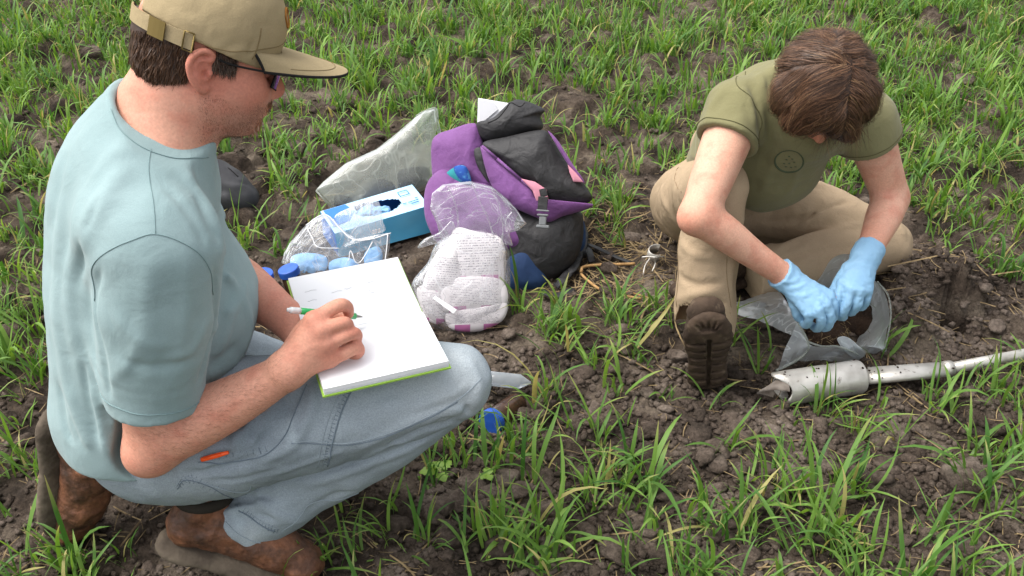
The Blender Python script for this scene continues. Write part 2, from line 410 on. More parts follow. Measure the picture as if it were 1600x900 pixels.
# flatten a little under people and things so that nothing is buried
def press(x, y, rx, z=-.005):
    g_ = (x, y); ri = int(rx/GS); i, j = int((x-gx[0])/GS), int((y-gy[0])/GS)
    sl = (slice(max(0, i-ri), min(nx, i+ri)), slice(max(0, j-ri), min(ny, j+ri)))
    d = np.sqrt((gx[sl[0], None]-x)**2+(gy[None, sl[1]]-y)**2)/rx; w = np.clip(1.6*(1-d), 0, 1)
    Hm[sl] = Hm[sl]*(1-w)+np.minimum(Hm[sl], z+.25*Hm[sl])*w
for (px_, py_, r_) in ((360, 870, .2), (120, 820, .14), (1100, 580, .12), (1270, 520, .17), (1280, 605, .14), (1420, 585, .12), (1540, 560, .12),
                       (760, 440, .22), (840, 420, .2), (620, 360, .2), (580, 300, .2), (540, 400, .16), (720, 500, .16), (360, 290, .12),
                       (800, 600, .1), (1080, 350, .2), (1200, 400, .25), (1320, 390, .25)):
    g_ = G(px_, py_); press(g_[0], g_[1], r_)
GX = np.concatenate([-3.2-np.cumsum(.02*1.25**np.arange(34))[::-1], gx, gx[-1]+np.cumsum(.02*1.25**np.arange(34))])
GY = np.concatenate([.2-np.cumsum(.02*1.25**np.arange(34))[::-1], gy, gy[-1]+np.cumsum(.02*1.25**np.arange(34))])
HH = np.zeros((len(GX), len(GY)), np.float32); HH[34:34+nx, 34:34+ny] = Hm
e = np.linspace(1, 0, 34, endpoint=False)
HH[:34] = HH[34]*e[::-1, None]**3; HH[34+nx:] = HH[33+nx]*e[:, None]**3; HH[:, :34] = HH[:, 34:35]*e[::-1]**3; HH[:, 34+ny:] = HH[:, 33+ny:34+ny]*e**3
VV = np.stack([np.broadcast_to(GX[:, None], HH.shape), np.broadcast_to(GY[None], HH.shape), HH], -1).reshape(-1, 3)
ii = (np.arange(len(GX)-1)[:, None]*len(GY)+np.arange(len(GY)-1)[None]); FF = np.stack([ii, ii+len(GY), ii+len(GY)+1, ii+1], -1).reshape(-1, 4)

def soil_mat(name, a, b, c):
    m = bpy.data.materials.new(name); m.use_nodes = True; n = m.node_tree.nodes; l = m.node_tree.links; bs = n['Principled BSDF']
    bs.inputs['Roughness'].default_value = .92; bs.inputs['Specular IOR Level'].default_value = .15
    tc = n.new('ShaderNodeTexCoord'); geo = n.new('ShaderNodeNewGeometry')
    def nz(s, d=6, rr=.6):
        q = n.new('ShaderNodeTexNoise'); q.inputs['Scale'].default_value = s; q.inputs['Detail'].default_value = d; q.inputs['Roughness'].default_value = rr
        l.new(geo.outputs['Position'], q.inputs['Vector']); return q.outputs[0]
    cr = n.new('ShaderNodeValToRGB'); l.new(nz(7), cr.inputs[0]); el = cr.color_ramp.elements
    el[0].position = .36; el[0].color = lin(a); el[1].position = .66; el[1].color = lin(c); x = el.new(.5); x.color = lin(b)
    mr = n.new('ShaderNodeMapRange'); l.new(nz(130, 3), mr.inputs[0]); mr.inputs[1].default_value = .3; mr.inputs[2].default_value = .75; mr.inputs[3].default_value = .62; mr.inputs[4].default_value = 1.35
    mx = n.new('ShaderNodeMix'); mx.data_type = 'RGBA'; mx.blend_type = 'MULTIPLY'; mx.inputs['Factor'].default_value = 1
    l.new(cr.outputs[0], mx.inputs['A']); l.new(mr.outputs[0], mx.inputs['B'])
    l.new(mx.outputs['Result'], bs.inputs['Base Color'])
    bp = n.new('ShaderNodeBump'); bp.inputs['Strength'].default_value = .9; bp.inputs['Distance'].default_value = .009; l.new(nz(170, 8, .7), bp.inputs['Height'])
    bp2 = n.new('ShaderNodeBump'); bp2.inputs['Strength'].default_value = .7; bp2.inputs['Distance'].default_value = .015; l.new(nz(45, 5, .6), bp2.inputs['Height'])
    l.new(bp2.outputs[0], bp.inputs['Normal']); l.new(bp.outputs[0], bs.inputs['Normal']); return m
M_soil = soil_mat('soil', '#312a24', '#4f443b', '#766a5d')
M_clod = soil_mat('clod_soil', '#3d352e', '#5d5148', '#82756a')
ground = mesh_np('ground', VV, FF, M_soil, smooth=True); tag(ground, 'cloddy brown field soil under the young wheat', kind='structure')

# ---- clods the photograph lets one pick apart: pieces of the ground
def clod_mesh(seed):
    g = np.random.default_rng(seed); bm = bmesh.new(); bmesh.ops.create_icosphere(bm, subdivisions=3, radius=1)
    v = np.array([x.co[:] for x in bm.verts]); f = np.array([[q.index for q in t.verts] for t in bm.faces]); bm.free()
    r = np.ones(len(v))
    for k in range(14):                                  # broken faces
        n_ = nrm(g.normal(size=3)); lim = g.uniform(.60, .88); dd = v@n_; r = np.minimum(r, np.where(dd > .05, lim/np.maximum(dd, .05), 9))
    for k in range(16):
        n_ = nrm(g.normal(size=3)); r += g.uniform(-.07, .07)*np.exp(-((v-n_)**2).sum(1)/g.uniform(.04, .2))
    r += .03*np.sin(v@g.normal(size=3)*22)*np.sin(v@g.normal(size=3)*26+2)+.02*g.normal(size=len(v))*.6
    r += .035*np.sin(v@g.normal(size=3)*9+1)*np.sin(v@g.normal(size=3)*13)
    v = v*r[:, None]; v[:, 2] *= .72; me = bpy.data.meshes.new('clod')
    me.from_pydata(v.tolist(), [], f.tolist()); me.update(); me.polygons.foreach_set('use_smooth', np.ones(len(f), bool)); me.materials.append(M_clod); return me
CL = [clod_mesh(40+i) for i in range(8)]
named_clods = [(1088, 690, .035), (1225, 760, .045), (1205, 785, .03), (1040, 790, .03), (1500, 765, .075), (1290, 745, .03), (735, 765, .045), (720, 800, .04),
    (1160, 700, .03), (1320, 790, .028), (890, 350, .03), (985, 375, .04), (905, 122, .045), (520, 180, .035), (500, 215, .05), (465, 240, .045), (1410, 490, .035),
    (1440, 432, .03), (1510, 445, .035), (1395, 465, .03), (1450, 522, .03), (1520, 510, .03), (1550, 530, .035), (1430, 520, .035), (960, 225, .05), (1560, 185, .05), (1570, 420, .04),
    (1580, 300, .05), (1505, 130, .05), (1350, 330, .03), (780, 870, .05), (960, 880, .045), (1010, 720, .03), (1150, 640, .03), (640, 160, .05), (430, 25, .06), (330, 860, .03),
    (1500, 300, .04), (1215, 800, .03), (700, 850, .04), (590, 220, .04), (950, 430, .035), (1600, 690, .05), (1400, 690, .04), (820, 660, .03), (930, 640, .035), (1040, 350, .03), (150, 90, .06), (40, 250, .05), (90, 30, .05), (1180, 720, .03)]
def add_clod(x, y, r, sink=.35):
    g_ = G(x, y); o = bpy.data.objects.new('clod', CL[rnd.randrange(8)]); COL.objects.link(o); o.parent = ground
    o.location = (g_[0], g_[1], float(ground_z(g_[0], g_[1]))+r*sink*.55); o.rotation_euler = (rnd.uniform(-.4, .4), rnd.uniform(-.4, .4), rnd.uniform(0, 6.28)); o.scale = (r, r*rnd.uniform(.65, 1), r*rnd.uniform(.6, .9))
for (x, y, r) in named_clods: add_clod(x, y, r*.85)
nc = 0
while nc < 235:
    x, y = rnd.uniform(-20, 1620), 900*rnd.random()**.8+5
    cen = rnd.random() < .55
    if cen: x = rnd.gauss(1080, 300); y = rnd.gauss(740, 120)
    if not (0 < y < 900): continue
    add_clod(x, y, rnd.uniform(.012, .032)); nc += 1
# ---- crumbs too many to count
def scatter_vf(n, fn, vf_list):
    V, F_, o = [], [], 0
    for k in range(n):
        v, f = vf_list[k % len(vf_list)]; v = fn(v, k)
        V.append(v); F_.append(f+o); o += len(v)
    return np.vstack(V), np.vstack(F_)
def crumb(seed):
    g = np.random.default_rng(seed); bm = bmesh.new(); bmesh.ops.create_icosphere(bm, subdivisions=1, radius=1)
    v = np.array([x.co[:] for x in bm.verts]); f = np.array([[q.index for q in t.verts] for t in bm.faces]); bm.free()
    return v*g.uniform(.55, 1.2, (len(v), 1))*np.array([1, .8, .7]), f
def rz(a): c, s = math.cos(a), math.sin(a); return np.array([[c, -s, 0], [s, c, 0], [0, 0, 1]])
def place_crumb(v, k):
    q = rnd.random()
    if q < .14: x, y = rnd.gauss(1440, 85), rnd.gauss(500, 50)
    elif q < .5: x, y = rnd.uniform(650, 1660), rnd.uniform(560, 930)
    else: x, y = rnd.uniform(-60, 1660), 930*rnd.random()**.7
    g_ = G(x, max(y, 2)); r = .0018+.011*rnd.random()**2.2; return (v*r)@rz(rnd.uniform(0, 6)).T+[g_[0], g_[1], float(ground_z(g_[0], g_[1]))+r*.3]
cv, cf = scatter_vf(24000, place_crumb, [crumb(i) for i in range(9)])
tag(mesh_np('soil_crumbs', cv, cf, M_clod, smooth=False), 'loose soil crumbs lying all over the field', 'soil', kind='stuff')

# ================================================================ STRAW
M_straw = mat('straw', '#94805e', .8, .2, var='#5d4d38', vscale=30)
def straw_vf(L, w, bend):
    t = np.linspace(-1, 1, 5); x = t*L/2; y = bend*L*(t*t); z = .0*t
    v = []; 
    for s, zz in ((-1, 0), (0, w*.8), (1, 0)): v.append(np.stack([x, y+s*w*(1-.3*np.abs(t)), z+zz], 1))
    v = np.vstack(v); f = []
    for r_ in range(2):
        for i in range(4): a = r_*5+i; f.append([a, a+1, a+6, a+5])
    return v, np.array(f)
SV = [straw_vf(1, .022, b) for b in (-.04, .0, .02, .08)]
def place_straw(v, k):
    q = rnd.random()
    if q < .09: x, y = rnd.gauss(1440, 90), rnd.gauss(500, 60)
    elif q < .3: x, y = rnd.gauss(960, 60), rnd.gauss(400, 50)
    else: x, y = rnd.uniform(-60, 1660), 930*rnd.random()**.75
    g_ = G(x, max(y, 2)); L = rnd.uniform(.012, .06) if rnd.random() < .93 else rnd.uniform(.06, .12)
    v = (v*L)@rz(rnd.uniform(0, 6.3)).T; ti = rnd.uniform(-.25, .25); v[:, 2] += ti*v[:, 0]
    return v+[g_[0], g_[1], float(ground_z(g_[0], g_[1]))+.004+rnd.random()*.006]
sv, sf = scatter_vf(2600, place_straw, SV)
tag(mesh_np('straw_bits', sv, sf, M_straw), 'dry straw and root bits scattered over the soil', 'straw', kind='stuff')

# ================================================================ WHEAT / GRASS
DENS = ["7766677667678889999"[:16], "6666566657777899"+"", "6555654456556788", "6555333344522566", "6544322356322125", "7544333365651224", "6555545554647444", "6665544456342333", "7775653545356666"]
def dens(px, py):
    r = np.clip(py/100-.5, 0, 7.999); c = np.clip(px/100-.5, 0, 14.999); A = np.array([[int(q) for q in row[:16].ljust(16, '6')] for row in DENS], float)
    i, j = r.astype(int), c.astype(int); fr, fc = r-i, c-j
    return (A[i, j]*(1-fr)*(1-fc)+A[i+1, j]*fr*(1-fc)+A[i, j+1]*(1-fr)*fc+A[i+1, j+1]*fr*fc)/9
KEEP_OUT = []                                     # (x, y, rx, ry) ellipses on the ground where people and things stand
def keep_out_px(px, py, rx, ry=None): g_ = G(px, py); KEEP_OUT.append((g_[0], g_[1], rx, ry or rx))
for a in ((360, 865, .17, .07), (255, 800, .16, .1), (120, 800, .11, .1), (300, 720, .2, .2), (450, 650, .22, .16), (560, 600, .2, .15), (150, 640, .15, .15), (1102, 585, .08, .09), (1265, 500, .13, .16), (1200, 480, .1, .08), (1340, 500, .08, .12), (1240, 618, .085, .06), (1310, 610, .09, .06), (1400, 596, .09, .04), (1480, 578, .1, .035), (1570, 560, .1, .035),
          (760, 430, .17, .13), (840, 400, .16, .15), (720, 400, .15, .15), (620, 350, .17, .13), (590, 290, .2, .12), (530, 400, .14, .1), (510, 440, .1, .06), (560, 470, .16, .12), (600, 420, .1, .08), (720, 490, .11, .09), (360, 290, .11, .09),
          (770, 600, .07, .05), (800, 600, .06, .035), (765, 668, .07, .07), (1080, 330, .14, .2), (1120, 400, .1, .2), (1200, 380, .2, .16), (1320, 370, .2, .12), (1110, 480, .07, .1), (1400, 350, .07, .07), (412, 440, .035, .05), (452, 440, .035, .05),
          (1022, 430, .08, .13), (1475, 485, .13, .1), (1410, 500, .1, .1), (1520, 510, .1, .06), (1440, 440, .1, .06), (958, 450, .13, .10), (900, 470, .06, .05)): keep_out_px(*a)
def free(x, y, m=0.0):
    ok = np.ones(len(x), bool)
    for cx, cy, rx, ry in KEEP_OUT: ok &= ((x-cx)/(rx+m))**2+((y-cy)/(ry+m))**2 > 1
    return ok
def make_tufts(nmax, seed):
    g = np.random.default_rng(seed)
    x = g.uniform(-4.2, 4.4, nmax); y = .25+7.2*g.random(nmax)**.95
    px, py = proj(x, y, 0*x); D = dens(px, py)
    row = np.sin((x*.75+y*.66)*2*np.pi/.155+.9*np.sin(x*2.1)+.7*np.sin(y*1.7))                # drilled rows, a little wandering
    cl = lattice_noise((400, 400), (60, 60), 77)[((x+4.3)/8.8*400).astype(int), ((y)/7.6*400).astype(int)]
    keep = g.random(nmax) < np.clip(D**1.15*(.62+.5*row)+.42*cl-.02, 0.0, 1)*np.interp(y, [1.2, 1.9, 2.6, 4.6, 7], [.66, .76, 1.2, 1.35, 1.0])
    keep &= free(x, y, .012)
    return x[keep], y[keep]
def blades(bx, by, seed, dense=1.0):
    g = np.random.default_rng(seed); N = len(bx); B = []
    cnt = np.clip(g.gamma(3.2, 3.2, N)*dense, 3, 30).astype(int); size = np.clip(g.normal(1, .25, N), .45, 1.6); ch = g.normal(0, 1, N)
    t = np.repeat(np.arange(N), cnt); n = len(t)
    spread = .014*np.sqrt(cnt[t]/10)
    x = bx[t]+g.normal(0, 1, n)*spread; y = by[t]+g.normal(0, 1, n)*spread
    L = np.clip(g.normal(.098, .040, n), .02, .22)*size[t]*np.interp(y, [1.5, 2.6], [.95, .72]); far = y > 3.3
    az = g.uniform(0, 2*np.pi, n); lean = np.abs(g.normal(.32, .28, n)); curl = np.abs(g.normal(1.05, .7, n)); w = np.clip(g.normal(.0027, .0009, n), .0010, .0055)*(.6+.4*size[t])*(.7+L*2.6)
    return dict(x=x, y=y, L=L, az=az, lean=lean, curl=curl, w=w, tw=g.normal(0, .5, n), c=ch[t]*.5+g.normal(0, .7, n), dry=g.random(n), n=n)
def blade_mesh(b, S=6, three=True):
    n = b['n']; s = np.linspace(0, 1, S+1)[None]; az, L = b['az'][:, None], b['L'][:, None]
    ang = b['lean'][:, None]+b['curl'][:, None]*s**1.6          # angle from vertical
    ds = 1/S; dr = np.sin(ang)*L*ds; dz = np.cos(ang)*L*ds
    r = np.concatenate([np.zeros((n, 1)), np.cumsum(dr[:, :-1], 1)], 1); z = np.concatenate([np.zeros((n, 1)), np.cumsum(dz[:, :-1], 1)], 1)
    z0 = ground_z(b['x'], b['y'])[:, None]-.004
    az2 = az+b['tw'][:, None]*s*.8
    cx = b['x'][:, None]+r*np.cos(az2); cy = b['y'][:, None]+r*np.sin(az2); cz = np.maximum(z+z0, z0+.004*s)
    wid = b['w'][:, None]*np.minimum(1, .55+s*2.2)*np.clip((1-s)*2.6, 0, 1)**.7*(1.0)+.0002
    tw = b['tw'][:, None]*s*1.4
    sx, sy = -np.sin(az2)*np.cos(tw), np.cos(az2)*np.cos(tw); sz = np.sin(tw)*.6
    Lf = np.stack([cx+sx*wid, cy+sy*wid, cz+sz*wid], -1); Rt = np.stack([cx-sx*wid, cy-sy*wid, cz-sz*wid], -1)
    if three:
        Md = np.stack([cx-np.cos(az2)*np.cos(ang)*wid*.0+np.cos(az2)*-.35*wid, cy+np.sin(az2)*-.35*wid, cz-wid*.35], -1)
        V = np.stack([Lf, Md, Rt], 2); K = 3
    else: V = np.stack([Lf, Rt], 2); K = 2
    V = V.reshape(-1, 3); base = (np.arange(n)*(S+1)*K)[:, None, None]+(np.arange(S)*K)[None, :, None]+np.arange(K-1)[None, None]
    F = np.stack([base, base+1, base+1+K, base+K], -1).reshape(-1, 4)
    # own colour of each blade: blue-green to yellow-green, some dry tips
    c0 = np.array(lin('#40692c')[:3]); c1 = np.array(lin('#80a24b')[:3]); c2 = np.array(lin('#a69e62')[:3]); cb = np.array(lin('#879f60')[:3])
    k = np.clip(.45+.28*b['c'], 0, 1)[:, None, None]; col = c0*(1-k)+c1*k
    col = np.broadcast_to(col, (n, S+1, 3)).copy(); bs = np.clip(1-s*4, 0, 1)[..., None]*.5; col = col*(1-bs)+cb*bs
    dry = (b['dry'] < .05)[:, None, None]*np.ones((1, S+1, 1)); tip = ((b['dry'] > .72)[:, None]*np.clip((s-.72)*3.5, 0, 1))[..., None]
    col = col*(1-dry)+c2*dry; col = col*(1-tip)+c2*tip
    return V, F, np.repeat(col.reshape(-1, 3), K, 0)
def leaf_mat():
    m = bpy.data.materials.new('wheat_leaf'); m.use_nodes = True; n = m.node_tree.nodes; l = m.node_tree.links; bs = n['Principled BSDF']; o = n['Material Output']
    a = n.new('ShaderNodeAttribute'); a.attribute_name = 'Col'; bs.inputs['Roughness'].default_value = .52; bs.inputs['Specular IOR Level'].default_value = .32
    l.new(a.outputs['Color'], bs.inputs['Base Color']); tl = n.new('ShaderNodeBsdfTranslucent')
    hv = n.new('ShaderNodeHueSaturation'); hv.inputs['Hue'].default_value = .485; hv.inputs['Saturation'].default_value = 1.15; hv.inputs['Value'].default_value = 1.25
    l.new(a.outputs['Color'], hv.inputs['Color']); l.new(hv.outputs[0], tl.inputs[0])
    mx = n.new('ShaderNodeMixShader'); mx.inputs[0].default_value = .38; l.new(bs.outputs[0], mx.inputs[1]); l.new(tl.outputs[0], mx.inputs[2]); l.new(mx.outputs[0], o.inputs['Surface']); return m
M_leaf = leaf_mat()
tx, ty = make_tufts(42000, 11)
# tufts the photograph shows clearly
hand = [(1285, 640, 9), (1262, 655, 8), (1330, 665, 8), (960, 560, 12), (1000, 540, 10), (930, 590, 8), (1040, 560, 10), (980, 850, 9), (930, 800, 9), (880, 770, 9), (1000, 780, 8), (1110, 820, 8), (1140, 720, 8), (1300, 860, 9), (1360, 840, 8), (1440, 870, 9), (1560, 830, 8), (1570, 720, 8), (1590, 640, 8),
        (1190, 560, 12), (1180, 600, 10), (1210, 650, 9), (870, 500, 9), (900, 520, 8), (960, 350, 9), (1000, 330, 9), (1470, 400, 9), (1540, 430, 9), (1480, 330, 9), (830, 700, 8), (780, 740, 8), (850, 740, 8), (40, 880, 12), (90, 850, 10), (30, 800, 10), (200, 880, 10), (180, 790, 8), (160, 760, 8), (210, 760, 8),
        (430, 260, 9), (450, 230, 9), (660, 210, 8), (30, 620, 12), (20, 560, 12), (30, 680, 9), (720, 880, 8), (640, 860, 8), (560, 870, 9), (520, 880, 9), (1050, 640, 7), (1380, 640, 9), (1480, 660, 9), (1440, 640, 8), (600, 100, 9)]
hx = []; hy = []
for a, b_, c in hand:
    g_ = G(a, b_)
    for q in range(1): hx.append(g_[0]+rnd.gauss(0, .012)); hy.append(g_[1]+rnd.gauss(0, .012))
hx, hy = np.array(hx), np.array(hy); k_ = free(hx, hy, .005); hx, hy = hx[k_], hy[k_]
tx = np.concatenate([tx, hx]); ty = np.concatenate([ty, hy])
near = ty < 3.0
for nm, sel, S, th, lab in (('wheat_seedlings', near, 6, True, 'young green wheat leaves sprouting in tufts from the near soil'), ('wheat_seedlings', ~near, 4, False, 'young green wheat growing in drilled rows behind the people')):
    b_ = blades(tx[sel], ty[sel], 21 if th else 22); v_, f_, c_ = blade_mesh(b_, S, th)
    tag(mesh_np(nm, v_, f_, M_leaf, col=c_), lab, 'wheat', kind='stuff')
print('BLADES', len(tx))
# ================================================================ MATERIALS FOR PEOPLE
def skin_mat(name):
    return mat(name, '#c98f78', .60, .25, attr='Col', sss=.12, bump=.25, bscale=420, bdist=.0012, var2='#b9705c', v2scale=30, v2thr=(.45, .95), fine=(260, .09), bump2=(.25, 90, .002))
M_skin = skin_mat('skin')
M_tee = mat('teal_cotton', '#84999a', .95, .08, var='#8ca0a1', vscale=9, bump=.35, bscale=900, bdist=.0008, sheen=.15, fine=(700, .06), bump2=(.35, 16, .012))
M_teeseam = mat('teal_stitching', '#7c9293', .95, .05)
M_jean = mat('faded_denim', '#76848f', .93, .1, var='#929ca3', vscale=7, bump=.5, bscale=700, bdist=.0009, var2='#9aa6ad', v2scale=16, v2thr=(.6, .75), attr='Col', fine=(520, .16), bump2=(.45, 28, .008))
M_jseam = mat('denim_stitching', '#6a7680', .95, .05)
M_jseaml = mat('worn_denim_seam', '#929da4', .95, .05)
M_leather = mat('brown_boot_leather', '#57392a', .58, .32, var='#7c5139', vscale=22, bump=.8, bscale=70, bdist=.006, var2='#3b2a21', v2scale=28, v2thr=(.42, .72), fine=(150, .2))
M_sole = mat('muddy_rubber', '#4c433a', .9, .15, var='#6a5f52', vscale=30, bump=.7, bscale=120, bdist=.003)
M_cap = mat('khaki_cotton', '#9a8a6b', .92, .08, var='#a39271', vscale=12, bump=.35, bscale=800, bdist=.0008, fine=(600, .07), bump2=(.35, 30, .006))
M_capseam = mat('khaki_stitching', '#7d6d4f', .95, .05)
M_black = mat('black_cloth', '#1d1c1c', .8, .2)
M_black2 = mat('dark_padded_cloth', '#2e2a25', .9, .1, bump=.4, bscale=200)
M_brass = mat('aged_brass', '#75643a', .4, .5, metal=.8)
M_hair = mat('brown_hair', '#3a2a20', .5, .35, attr='Col')
M_lens = mat('dark_lens', '#15151c', .08, .8, coat=.6)
M_steel = mat('brushed_steel', '#8d8a85', .35, .5, metal=1.0)

def Rot(yaw, pitch, roll):
    y, p, r = map(math.radians, (yaw, pitch, roll)); f = V3(math.cos(p)*math.cos(y), math.cos(p)*math.sin(y), -math.sin(p)); l = V3(-math.sin(y), math.cos(y), 0); u = np.cross(f, l)
    return np.stack([f, l*math.cos(r)+u*math.sin(r), -l*math.sin(r)+u*math.cos(r)], 1)
def strands(name, roots, dirs, L, w, cols, parent, bend, seg=4, seed=1, grav=0.0):
    """Hair as fine ribbons: roots (n,3), unit dirs (n,3), lengths, bend = direction the tips turn to (n,3)."""
    n = len(roots); s = np.linspace(0, 1, seg+1)[None, :, None]; g = np.random.default_rng(seed)
    p = roots[:, None]+dirs[:, None]*L[:, None, None]*s+bend[:, None]*L[:, None, None]*s*s
    t = np.gradient(p, axis=1); side = np.cross(t, g.normal(size=(n, 1, 3))); side /= np.linalg.norm(side, axis=2)[..., None]+1e-9
    ww = w[:, None, None]*(1-.75*s); V = np.stack([p+side*ww, p-side*ww], 2).reshape(-1, 3)
    b = (np.arange(n)*(seg+1)*2)[:, None]+(np.arange(seg)*2)[None]; F = np.stack([b, b+1, b+3, b+2], -1).reshape(-1, 4)
    return mesh_np(name, V, F, M_hair, parent, col=np.repeat(cols, (seg+1)*2, 0))
def project_path(bv, pts, n=8, lift=.001):
    out = []
    for q in catmull(pts, n):
        loc, nn, i, d = bv.find_nearest(Vector(q)); out.append(np.array(loc)+np.array(nn)*lift)
    return np.array(out)
def boot(parent, M, t, seed, col_leather, col_sole, scale=1.0, name='boot', tread=False, collar=True):
    """Low work boot in its own frame: x heel->toe, z up from the sole."""
    v = Vol((-.18, -.075, -.01), (.18, .075, .17), .0035)
    v.chain([[-.095, 0, .055, .037], [-.02, .003, .062, .040], [.06, .002, .052, .041], [.105, 0, .042, .034]], k=.01)
    if collar: v.chain([[-.085, 0, .07, .038], [-.075, 0, .125, .039]], k=.02)
    v.chain([[-.03, 0, .08, .036], [.06, 0, .06, .034]], k=.02)
    v.ell((.115, 0, .04), (.036, .042, .028), k=.01)
    for k in range(4): a = -.01+.022*k; v.crease([(a, -.045, .05), (a+.012, 0, .11), (a, .045, .05)], .004, -.003)
    v.crease([(-.13, -.02, .04), (-.06, -.045, .075), (0, -.04, .09)], .003, -.002)
    v.noise(.0030, .02, seed).noise(.0016, .009, seed+5)
    for q in ([(.075, -.05, .02), (.062, -.035, .065), (.058, 0, .085), (.062, .035, .065), (.075, .05, .02)], [(-.06, -.045, .03), (-.045, -.042, .08), (-.04, -.03, .11)], [(-.06, .045, .03), (-.045, .042, .08), (-.04, .03, .11)]): v.crease(q, .0028, .0028, taper=False)
    v.cut((0, 0, .018), (0, 0, -1), .004)
    vv, ff = v.nets(); W_ = (vv*scale)@M.T+t
    b = mesh_np(name, W_, ff, col_leather, parent)
    s = Vol((-.18, -.08, -.03), (.18, .08, .06), .0024 if tread else .0035)
    s.chain([[-.095, 0, .008, .046], [-.02, .0, .008, .043], [.07, 0, .008, .053], [.10, 0, .010, .046]], k=.004, flat=(0, 0, 1), ff=2.2)
    if tread:
        for k in range(7): x = -.115+.030*k; s.box((x, .028, -.012), (.0045, .022, .012), Rot(14, 0, 0), rd=.001, k=.001, op='s'); s.box((x, -.028, -.012), (.0045, .022, .012), Rot(-14, 0, 0), rd=.001, k=.001, op='s')
        s.box((-.02, 0, -.012), (.105, .004, .010), rd=.001, k=.001, op='s')
        for an in (-50, -25, 0, 25, 50): s.box((.108+.02*math.cos(math.radians(an)), .03*math.sin(math.radians(an)), -.012), (.018, .003, .011), Rot(an, 0, 0), rd=.001, k=.001, op='s')
    s.noise(.0015, .012, seed+1)
    vv, ff = s.nets(); W_ = (vv*scale)@M.T+t
    mesh_np('sole', W_, ff, col_sole, b).location = (0, 0, 0)
    if collar:
        a = np.linspace(0, 2*np.pi, 25); rg = np.stack([-.080+.040*np.cos(a), .040*np.sin(a), .128+.010*np.cos(a)], 1); tube('padded_collar', (rg*scale)@M.T+t, .011, M_black2, b, 8)
    return b

# ================================================================ MAN WITH THE NOTEBOOK
man = empty('person', (float(P(360, 860, 1.8)[0]), float(P(360, 860, 1.8)[1]), 0), 'man in teal t-shirt, faded jeans and khaki cap crouching to write in a notebook', 'person')
HP, HR, HS = V3(-.433, 1.365, .905), Rot(18, 20, -9), .94
HP = V3(-.443, 1.369, .890)
def H(x, y=None, z=None):
    q = np.array(x if y is None else (x, y, z), float); return HP+HR@(q*HS)
FT = nrm((.96, .26, 0)); LT = V3(-.26, .96, 0)                       # torso facing / left
SHR, SHL = V3(-.487, 1.160, .705), V3(-.630, 1.510, .685)
ELR = P(240, 697, 1.535); WRR = P(440, 585, 1.485)
ELL_, WRL = V3(-.53, 1.47, .475), V3(-.375, 1.325, .462)
W = dict(W=P(448, 578, 1.478), I=P(490, 502, 1.477), M=P(503, 517, 1.474), R=P(512, 538, 1.482), L=P(515, 560, 1.497))

b = Vol((-.86, 1.02, -.0), (-.13, 1.66, 1.06), .0027)
# trunk, kept under the shirt
b.chain([C((-.585, 1.29, .27), .115), C((-.585, 1.30, .42), .125), C((-.575, 1.315, .55), .13), C((-.575, 1.325, .66), .11)], flat=FT, ff=1.2, k=.03)
b.chain([C(SHR+.03*LT, .055), C(V3(-.53, 1.33, .735), .07), C(SHL-.03*LT, .055)], k=.04)
b.chain([C((-.530, 1.322, .74), .066), C(H(-.03, 0, -.11), .058), C(H(-.02, 0, -.04), .062)], k=.045)
b.chain([C((-.545, 1.315, .74), .050), C(H(-.018, 0, -.100), .040)], k=.03)
b.chain([C((-.578, 1.325, .76), .040), C((-.556, 1.33, .81), .042), C(H(-.066, 0, -.055), .038)], k=.04)
b.chain([C((-.52, 1.25, .74), .05), C(H(-.045, -.02, -.10), .045)], k=.05)
# head
def he(c, r, k=.02, op='u', R=None): b.ell(H(c), np.array(r)*HS, HR if R is None else HR@R, k, op)
he((-.008, 0, .042), (.101, .079, .092), .01)
he((.030, 0, .0), (.075, .068, .080), .02)                 # face block
he((.052, 0, -.044), (.048, .050, .046), .025)              # lower face
he((.018, -.043, -.046), (.048, .026, .036), .025); he((.018, .043, -.046), (.048, .026, .036), .025)   # jaw sides
he((.074, 0, -.080), (.020, .024, .017), .02)               # chin
he((.055, -.038, -.018), (.034, .026, .028), .02); he((.055, .038, -.018), (.034, .026, .028), .02)     # cheeks
he((.024, 0, -.080), (.048, .040, .018), .03)               # under jaw
he((.088, 0, .030), (.016, .050, .012), .012)               # brow
he((.086, -.030, .012), (.016, .017, .013), .01, 's'); he((.086, .030, .012), (.016, .017, .013), .01, 's')   # sockets
he((.082, -.031, .012), (.0125, .0135, .012), .003); he((.082, .031, .012), (.0125, .0135, .012), .003)       # eyeballs
b.chain([C(H(.090, 0, .022), .0075), C(H(.112, 0, -.016), .0115), C(H(.106, 0, -.024), .011)], k=.014)          # nose
he((.099, -.012, -.023), (.010, .007, .008), .006); he((.099, .012, -.023), (.010, .007, .008), .006)
he((.112, 0, -.019), (.011, .011, .010), .006)
he((.097, 0, -.048), (.011, .022, .006), .006); he((.095, 0, -.059), (.011, .019, .006), .005)                 # lips
b.crease([H(.106, -.02, -.0535), H(.108, 0, -.0535), H(.106, .02, -.0535)], .0035, -.004)
